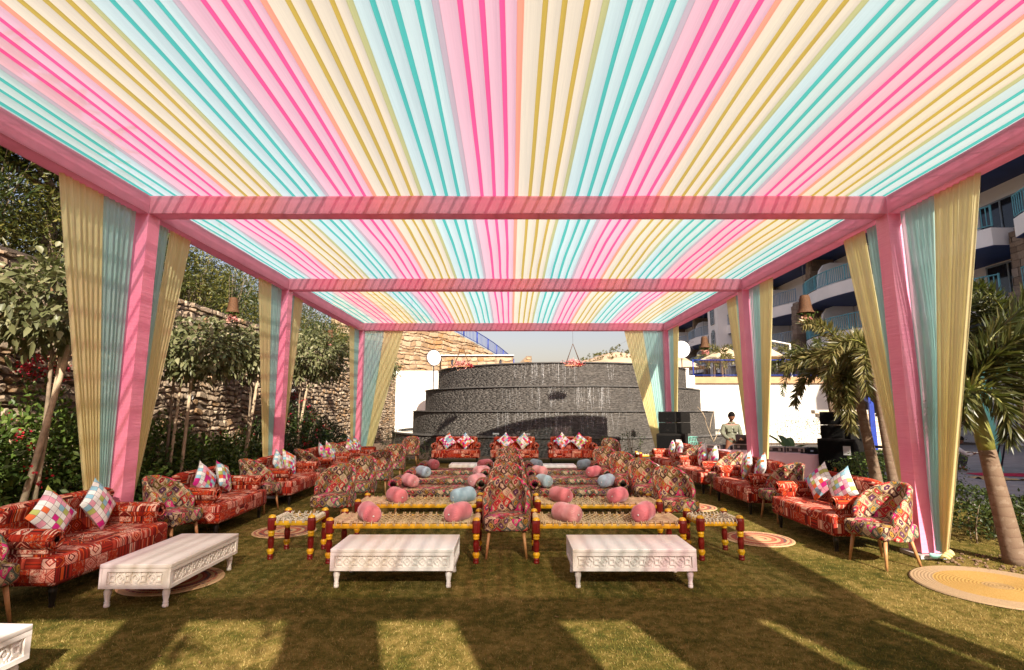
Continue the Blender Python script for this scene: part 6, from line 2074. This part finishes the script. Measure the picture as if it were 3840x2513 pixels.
# ================================================================== arches, ladder, cloths on the path
def arch(x, y, rz, w, h, band, mat, name, label, th=.10):
    b = MB(); n = 24
    r = w / 2; sp = h - r
    o_, i_ = [], []
    for k in range(n + 1):
        a = PI * k / n; o_.append((r * math.cos(a), sp + r * math.sin(a))); i_.append(((r - band) * math.cos(a), sp + (r - band) * math.sin(a)))
    poly_o = [(r - .0, 0)] + o_ + [(-r, 0)]; poly_i = [(r - band, 0)] + i_ + [(-(r - band), 0)]
    m = len(poly_o); vs = []
    for y_ in (-th / 2, th / 2):
        vs += [(p[0], y_, p[1]) for p in poly_o] + [(p[0], y_, p[1]) for p in poly_i]
    fs = []
    for k in range(m - 1):
        fs.append((k, k + 1, m + k + 1, m + k)); fs.append((2 * m + k, 3 * m + k, 3 * m + k + 1, 2 * m + k + 1))
        fs.append((k, 2 * m + k, 2 * m + k + 1, k + 1)); fs.append((m + k, m + k + 1, 3 * m + k + 1, 3 * m + k))
    fs += [(0, m, 3 * m, 2 * m), (m - 1, 3 * m - 1, 4 * m - 1, 2 * m - 1)]
    b.add(vs, fs); o = b.build(name, mat, None, (x, y, 0)); o.rotation_euler = (R(-3), 0, rz)
    return tag(o, label, 'arch', 'painted arches standing on the path')
arch(14.35, 15.6, R(14), 2.3, 3.15, .55, M_MINT, 'painted_arch', 'mint green painted arch standing on the path behind the right palm')
arch(14.55, 13.6, R(6), 1.95, 2.75, .55, M_ORBOARD, 'painted_arch', 'orange painted arch at the right frame edge')
lad = thing('ladder', 'dark metal step ladder standing between the mint and orange arches', 'ladder', (13.45, 14.6, 0), R(60))
for s_, y1 in ((-1, 0), (1, 0)):
    for e in (-1, 1):
        b = MB(); b.tube([(s_ * .30, e * .45, 0), (s_ * .20, e * .05, 1.75)], .022, 5); b.build('rail', M_IRON, lad)
for k in range(6):
    z = .25 + k * .27; f = z / 1.75
    b = MB(); b.box((0, -.45 + .40 * f, z), ((.30 - .10 * f) * 2, .07, .02)); b.build('rung', M_IRON, lad)
b = MB(); b.grid(lambda u, v: ((u - .5) * 2.6, (v - .5) * .75 + .12 * math.sin(u * 9), .02 + .05 * abs(math.sin(u * 11 + v * 4)) * math.sin(PI * v) * math.sin(PI * u) ** .3), 40, 12, True)
tag(b.build('red_cloth', M_REDCLOTH, None, (13.6, 14.55, .0)), 'crumpled bright red cloth lying on the path under the arches', 'cloth')
for i, (x, y, l, lab) in enumerate([(12.1, 13.75, .9, 'folded jute mat on the path left of the red cloth'), (12.35, 11.7, 1.5, 'crumpled jute cloth on the path behind the right palm trunk')]):
    b = MB(); b.grid(lambda u, v: ((u - .5) * l, (v - .5) * .7, .015 + .09 * max(0, noise.noise(Vector((u * 4, v * 3, i)))) + .02 * math.sin(PI * u)), 20, 12, True)
    tag(b.build('jute_cloth', M_JUTECLOTH, None, (x, y, 0)), lab, 'cloth', 'jute cloths on the path')

# paving joints: grey slabs near enough to tell apart
pv = [o for o in COL.objects if o.name == 'path'][0]
slab = MB(); slab.rbox((0, 0, .008), (.885, .585, .016), .006, 1, smooth=False); sme = slab.mesh('slab', M_PAVE)
cnt = 0
for j in range(11):
    for i in range(26):
        x = 8.6 + i * .9 + (.45 if j % 2 else 0); y = 9.3 + j * .6
        if x < 8.9 or x / y > 1.02 or x / y < .80: continue
        ob('slab', sme, pv, (x, y, -.004 + random.uniform(-.002, .002)))

# ================================================================== garden things on the right
st_ = thing('stone_steps', 'flight of sandstone steps with pale treads rising behind the palms', 'steps', (15.6, 22.5, 0))
for k in range(11):
    b = MB(); b.box((0, k * .32, .0 + (k + .5) * .155), (2.6, .34, .155)); s = b.build('riser', M_STEP, st_)
    b = MB(); b.box((0, k * .32 - .01, (k + 1) * .155 + .012), (2.64, .38, .024)); b.build('tread', M_STEPW, s)
b = MB(); b.prism([(-.14, .15), (.10, .1), (.08, 2.0), (-.02, 2.1), (-.10, 2.0)], 'y', -.05, .05); b.prism([(-.05, 2.0), (3.2, 3.4), (3.2, 3.6), (-.05, 2.2)], 'x', -.12, -.04)
tag(b.build('blue_balustrade', M_BLUERAIL, None, (14.75, 22.2, 0)), 'cobalt blue balustrade post and rail beside the stone steps', 'balustrade')
bn = thing('garden_bench', 'dark cast iron garden bench behind the right speaker stack', 'bench', (8.35, 12.95, 0), R(-70))
b = MB()
for i in range(6): b.box((0, -.2 + i * .08, .43), (1.15, .055, .022))
b.build('seat', M_IRON, bn)
b = MB()
for i in range(4): b.box((0, .25 + i * .02, .55 + i * .10), (1.15, .02, .06))
b.build('backrest', M_IRON, bn)
for sx in (-1, 1):
    b = MB(); b.tube([(sx * .55, -.22, 0), (sx * .55, -.18, .40), (sx * .55, .22, .42), (sx * .55, .32, .9)], .022, 5); b.tube([(sx * .55, .22, .42), (sx * .55, .30, 0)], .022, 5); b.tube([(sx * .55, -.18, .40), (sx * .55, -.22, .62), (sx * .55, 0, .66), (sx * .55, .27, .66)], .02, 5); b.build('side_frame', M_IRON, bn)
def lantern(x, y, h, lab):
    t = thing('garden_lantern', lab, 'lantern', (x, y, 0), group='garden lanterns')
    b = MB(); b.lathe([(.05, 0), (.05, .04), (.022, .07), (.022, h - .34), (.04, h - .33), (.05, h - .30)], 10); b.build('post', M_IRON, t)
    b = MB(); b.lathe([(.05, h - .30), (.105, h - .12), (.105, h - .11)], 6, smooth=False); b.build('glass', M_LANT, t)
    b = MB()
    for k in range(6):
        a = 2 * PI * k / 6; b.tube([(.052 * math.cos(a), .052 * math.sin(a), h - .30), (.108 * math.cos(a), .108 * math.sin(a), h - .11)], .008, 4)
    b.lathe([(.15, h - .12), (.13, h - .08), (.05, h), (.02, h + .03), (.03, h + .05), (.005, h + .09)], 6, smooth=False); b.build('cap', M_IRON, t)
lantern(6.95, 9.75, 1.13, 'black garden lantern with pale glass right of the slim palm trunk')
lantern(7.35, 10.6, 1.25, 'black garden lantern half hidden behind the nearer lantern')

# ================================================================== hanging things
def wire(p0, p1, sag, lab):
    p0, p1 = Vector(p0), Vector(p1)
    b = MB(); b.tube([p0.lerp(p1, i / 20) - p0 - Vector((0, 0, sag * 4 * (i / 20) * (1 - i / 20))) for i in range(21)], .004, 4)
    return tag(b.build('overhead_wire', M_IRON, None, p0), lab, 'wire')
WLz = 5.35
wire((-6.3, -4, WLz), (-6.3, 30, WLz), .0, 'thin overhead wire carrying the wicker baskets on the left')
wire((6.1, -4, WLz), (6.1, 30, WLz), .0, 'thin overhead wire carrying the wicker baskets on the right')
wire((-6.3, 20, WLz), (6.1, 20, WLz), .0, 'thin cross wire carrying the flower swings beyond the canopy')
def basket(x, y, z, s, lab):
    t = thing('wicker_basket', lab, 'basket', (x, y, z), random.uniform(0, 3), 'hanging wicker baskets with flowers')
    b = MB(); prof = []
    n = 30
    for i in range(n + 1):
        f = i / n; r_ = (.155 - .055 * f ** .8 + .03 * max(0, .2 - f) * 4 - .03 * max(0, f - .85) * 3) * s
        prof.append((r_ + .006 * s * (1 if i % 2 else -1), f * .40 * s))
    b.lathe(prof, 28, cap=False); b.lathe([(.088 * s, .40 * s), (.001, .405 * s)], 28, cap=False)
    b.build('bell', M_WICK, t)
    b = MB(); b.tube([(.178 * s * math.cos(2 * PI * k / 20), .178 * s * math.sin(2 * PI * k / 20), 0) for k in range(21)], .012 * s, 5); b.build('rim', M_WICK, t)
    b = MB(); b.tube([(0, 0, .36 * s), (0, 0, WLz - z)], .004, 4)
    for k in range(5):
        a = 2 * PI * k / 5; b.tube([(.08 * s * math.cos(a), .08 * s * math.sin(a), .1), (.10 * s * math.cos(a), .10 * s * math.sin(a), -.16 * s - .03 * (k % 3))], .003, 4)
    b.build('cord', M_IRON, t)
    for k in range(6):
        a = 2 * PI * k / 6; P = rng.normal(size=(30, 3)) * np.array([.022, .022, .018]) * s + np.array([.09 * s * math.cos(a), .09 * s * math.sin(a), (-.10 - .05 * (k % 3)) * s]); V_, T_ = leaves_small(P, rand_dirs(30), rand_dirs(30), .05 * s, .04 * s); ob('flower', tri_mesh('flower', V_, T_, L_PETAL), t)
    P = rng.normal(size=(110, 3)) * np.array([.085, .085, .03]) * s + np.array([0, 0, -.03 * s]); V_, T_ = leaves_small(P, rand_dirs(110), rand_dirs(110), .07 * s, .03 * s); tag(ob('foliage', tri_mesh('foliage', V_, T_, L_SHRUB), t), kind='stuff')
basket(-6.3, 12.0, 3.90, .86, 'wicker basket lamp with flowers hanging left, nearer the camera')
basket(-6.3, 18.6, 4.15, .84, 'wicker basket lamp with flowers hanging left, before the small tree')
basket(6.1, 10.95, 3.70, .92, 'wicker basket lamp with flowers hanging right, nearer the camera')
basket(6.1, 16.8, 3.66, .88, 'wicker basket lamp with flowers hanging right, beside the white disc')
def swing(x, y, z, lab, seed):
    t = thing('flower_swing', lab, 'flowers', (x, y, z), group='hanging flower trays')
    b = MB(); b.box((0, 0, 0), (.62, .22, .03)); b.build('tray', M_WOOD, t)
    b = MB()
    for sx in (-1, 1):
        for sy in (-1, 1): b.tube([(sx * .29, sy * .09, .01), (0, 0, .82)], .010, 4)
    b.tube([(0, 0, .82), (0, 0, WLz - z)], .004, 4); b.build('ropes', M_WICK, t)
    g = np.random.default_rng(seed)
    P = g.normal(size=(420, 3)) * np.array([.15, .06, .07]) + np.array([.0, -.02, .09]); V_, T_ = leaves_small(P, rand_dirs(420), rand_dirs(420), .055, .045); tag(ob('blossoms', tri_mesh('blossoms', V_, T_, L_PETAL), t), kind='stuff')
    P = g.normal(size=(120, 3)) * np.array([.06, .04, .03]) + np.array([.30 if seed == 1 else .22, -.05, .03]); V_, T_ = leaves_small(P, rand_dirs(120), rand_dirs(120), .05, .04); tag(ob('trailing_blossoms', tri_mesh('trailing_blossoms', V_, T_, L_FLOW), t), kind='stuff')
swing(-1.82, 20, 3.33, 'rope swing tray of pink flowers hanging before the fountain, left', 1)
swing(2.33, 20, 3.36, 'rope swing tray of peach flowers hanging before the fountain, right', 2)

def disc(x, y, z, r, rz, post, lab, arm):
    t = thing('disc_sign', lab, 'sign', (x, y, z), rz, 'round white signs')
    b = MB(); b.lathe([(.001, -.03), (r, -.03), (r, .03), (.001, .03)], 40, rot=Matrix.Rotation(R(90), 3, 'X'), cap=False, smooth=False); b.build('face', M_SIGN, t)
    b = MB(); b.tube([((r + .035) * math.cos(a), 0, (r + .035) * math.sin(a)) for a in [k * PI / 24 for k in range(49)]], .016, 5); b.build('ring', M_IRON, t)
    b = MB(); b.tube([(0, 0, -r - .03), (0, 0, -r - post)], .03, 6); b.build('post', M_IRON, t)
    b = MB()
    for s_ in ((-1, 1) if arm else (1,)):
        b.tube([(s_ * (r + .05 + .16 * (1 - a / 9) * math.cos(a)), 0, -.05 + .16 * (1 - a / 9) * math.sin(a)) for a in [k * .45 for k in range(19)]], .012, 4)
        b.tube([(s_ * (r * .6 + .1 * k), 0, r * .9 + .02 * math.sin(k * 1.5)) for k in range(5)], .010, 4)
    b.build('scrolls', M_IRON, t)
disc(-4.3, 30.0, 4.63, .42, R(38), 4.2, 'round white disc sign on an iron post left of the fountain', True)
disc(9.35, 29.3, 5.02, .46, R(-6), 1.3, 'round white disc sign on the terrace pier right of the rear right post', True)
# a few fallen leaves and petals on the turf
nl = 110
P = np.stack([rng.uniform(-5, 5.5, nl), 2.8 + 7 * rng.random(nl) ** 1.5, np.full(nl, .016)], 1)
D_ = np.stack([np.cos(a_ := rng.random(nl) * 6.28), np.sin(a_), rng.normal(size=nl) * .15], 1)
V_, T_ = leaves_small(P, D_, np.tile([0, 0, 1.0], (nl, 1)) + rng.normal(size=(nl, 3)) * .2, .03 + .03 * rng.random(nl), .016)
M_FALLEN = plain('fallen_leaf', (0.20, 0.11, 0.035), 0.8, 0.4, 3)
tag(ob('fallen_leaves', tri_mesh('fallen_leaves', V_, T_, M_FALLEN)), 'scattered small dry leaves lying on the lawn', 'leaves', kind='stuff')

for o in list(COL.objects):
    if o.type == 'MESH' and not o.data.materials: o.data.materials.append(M_HOTEL)
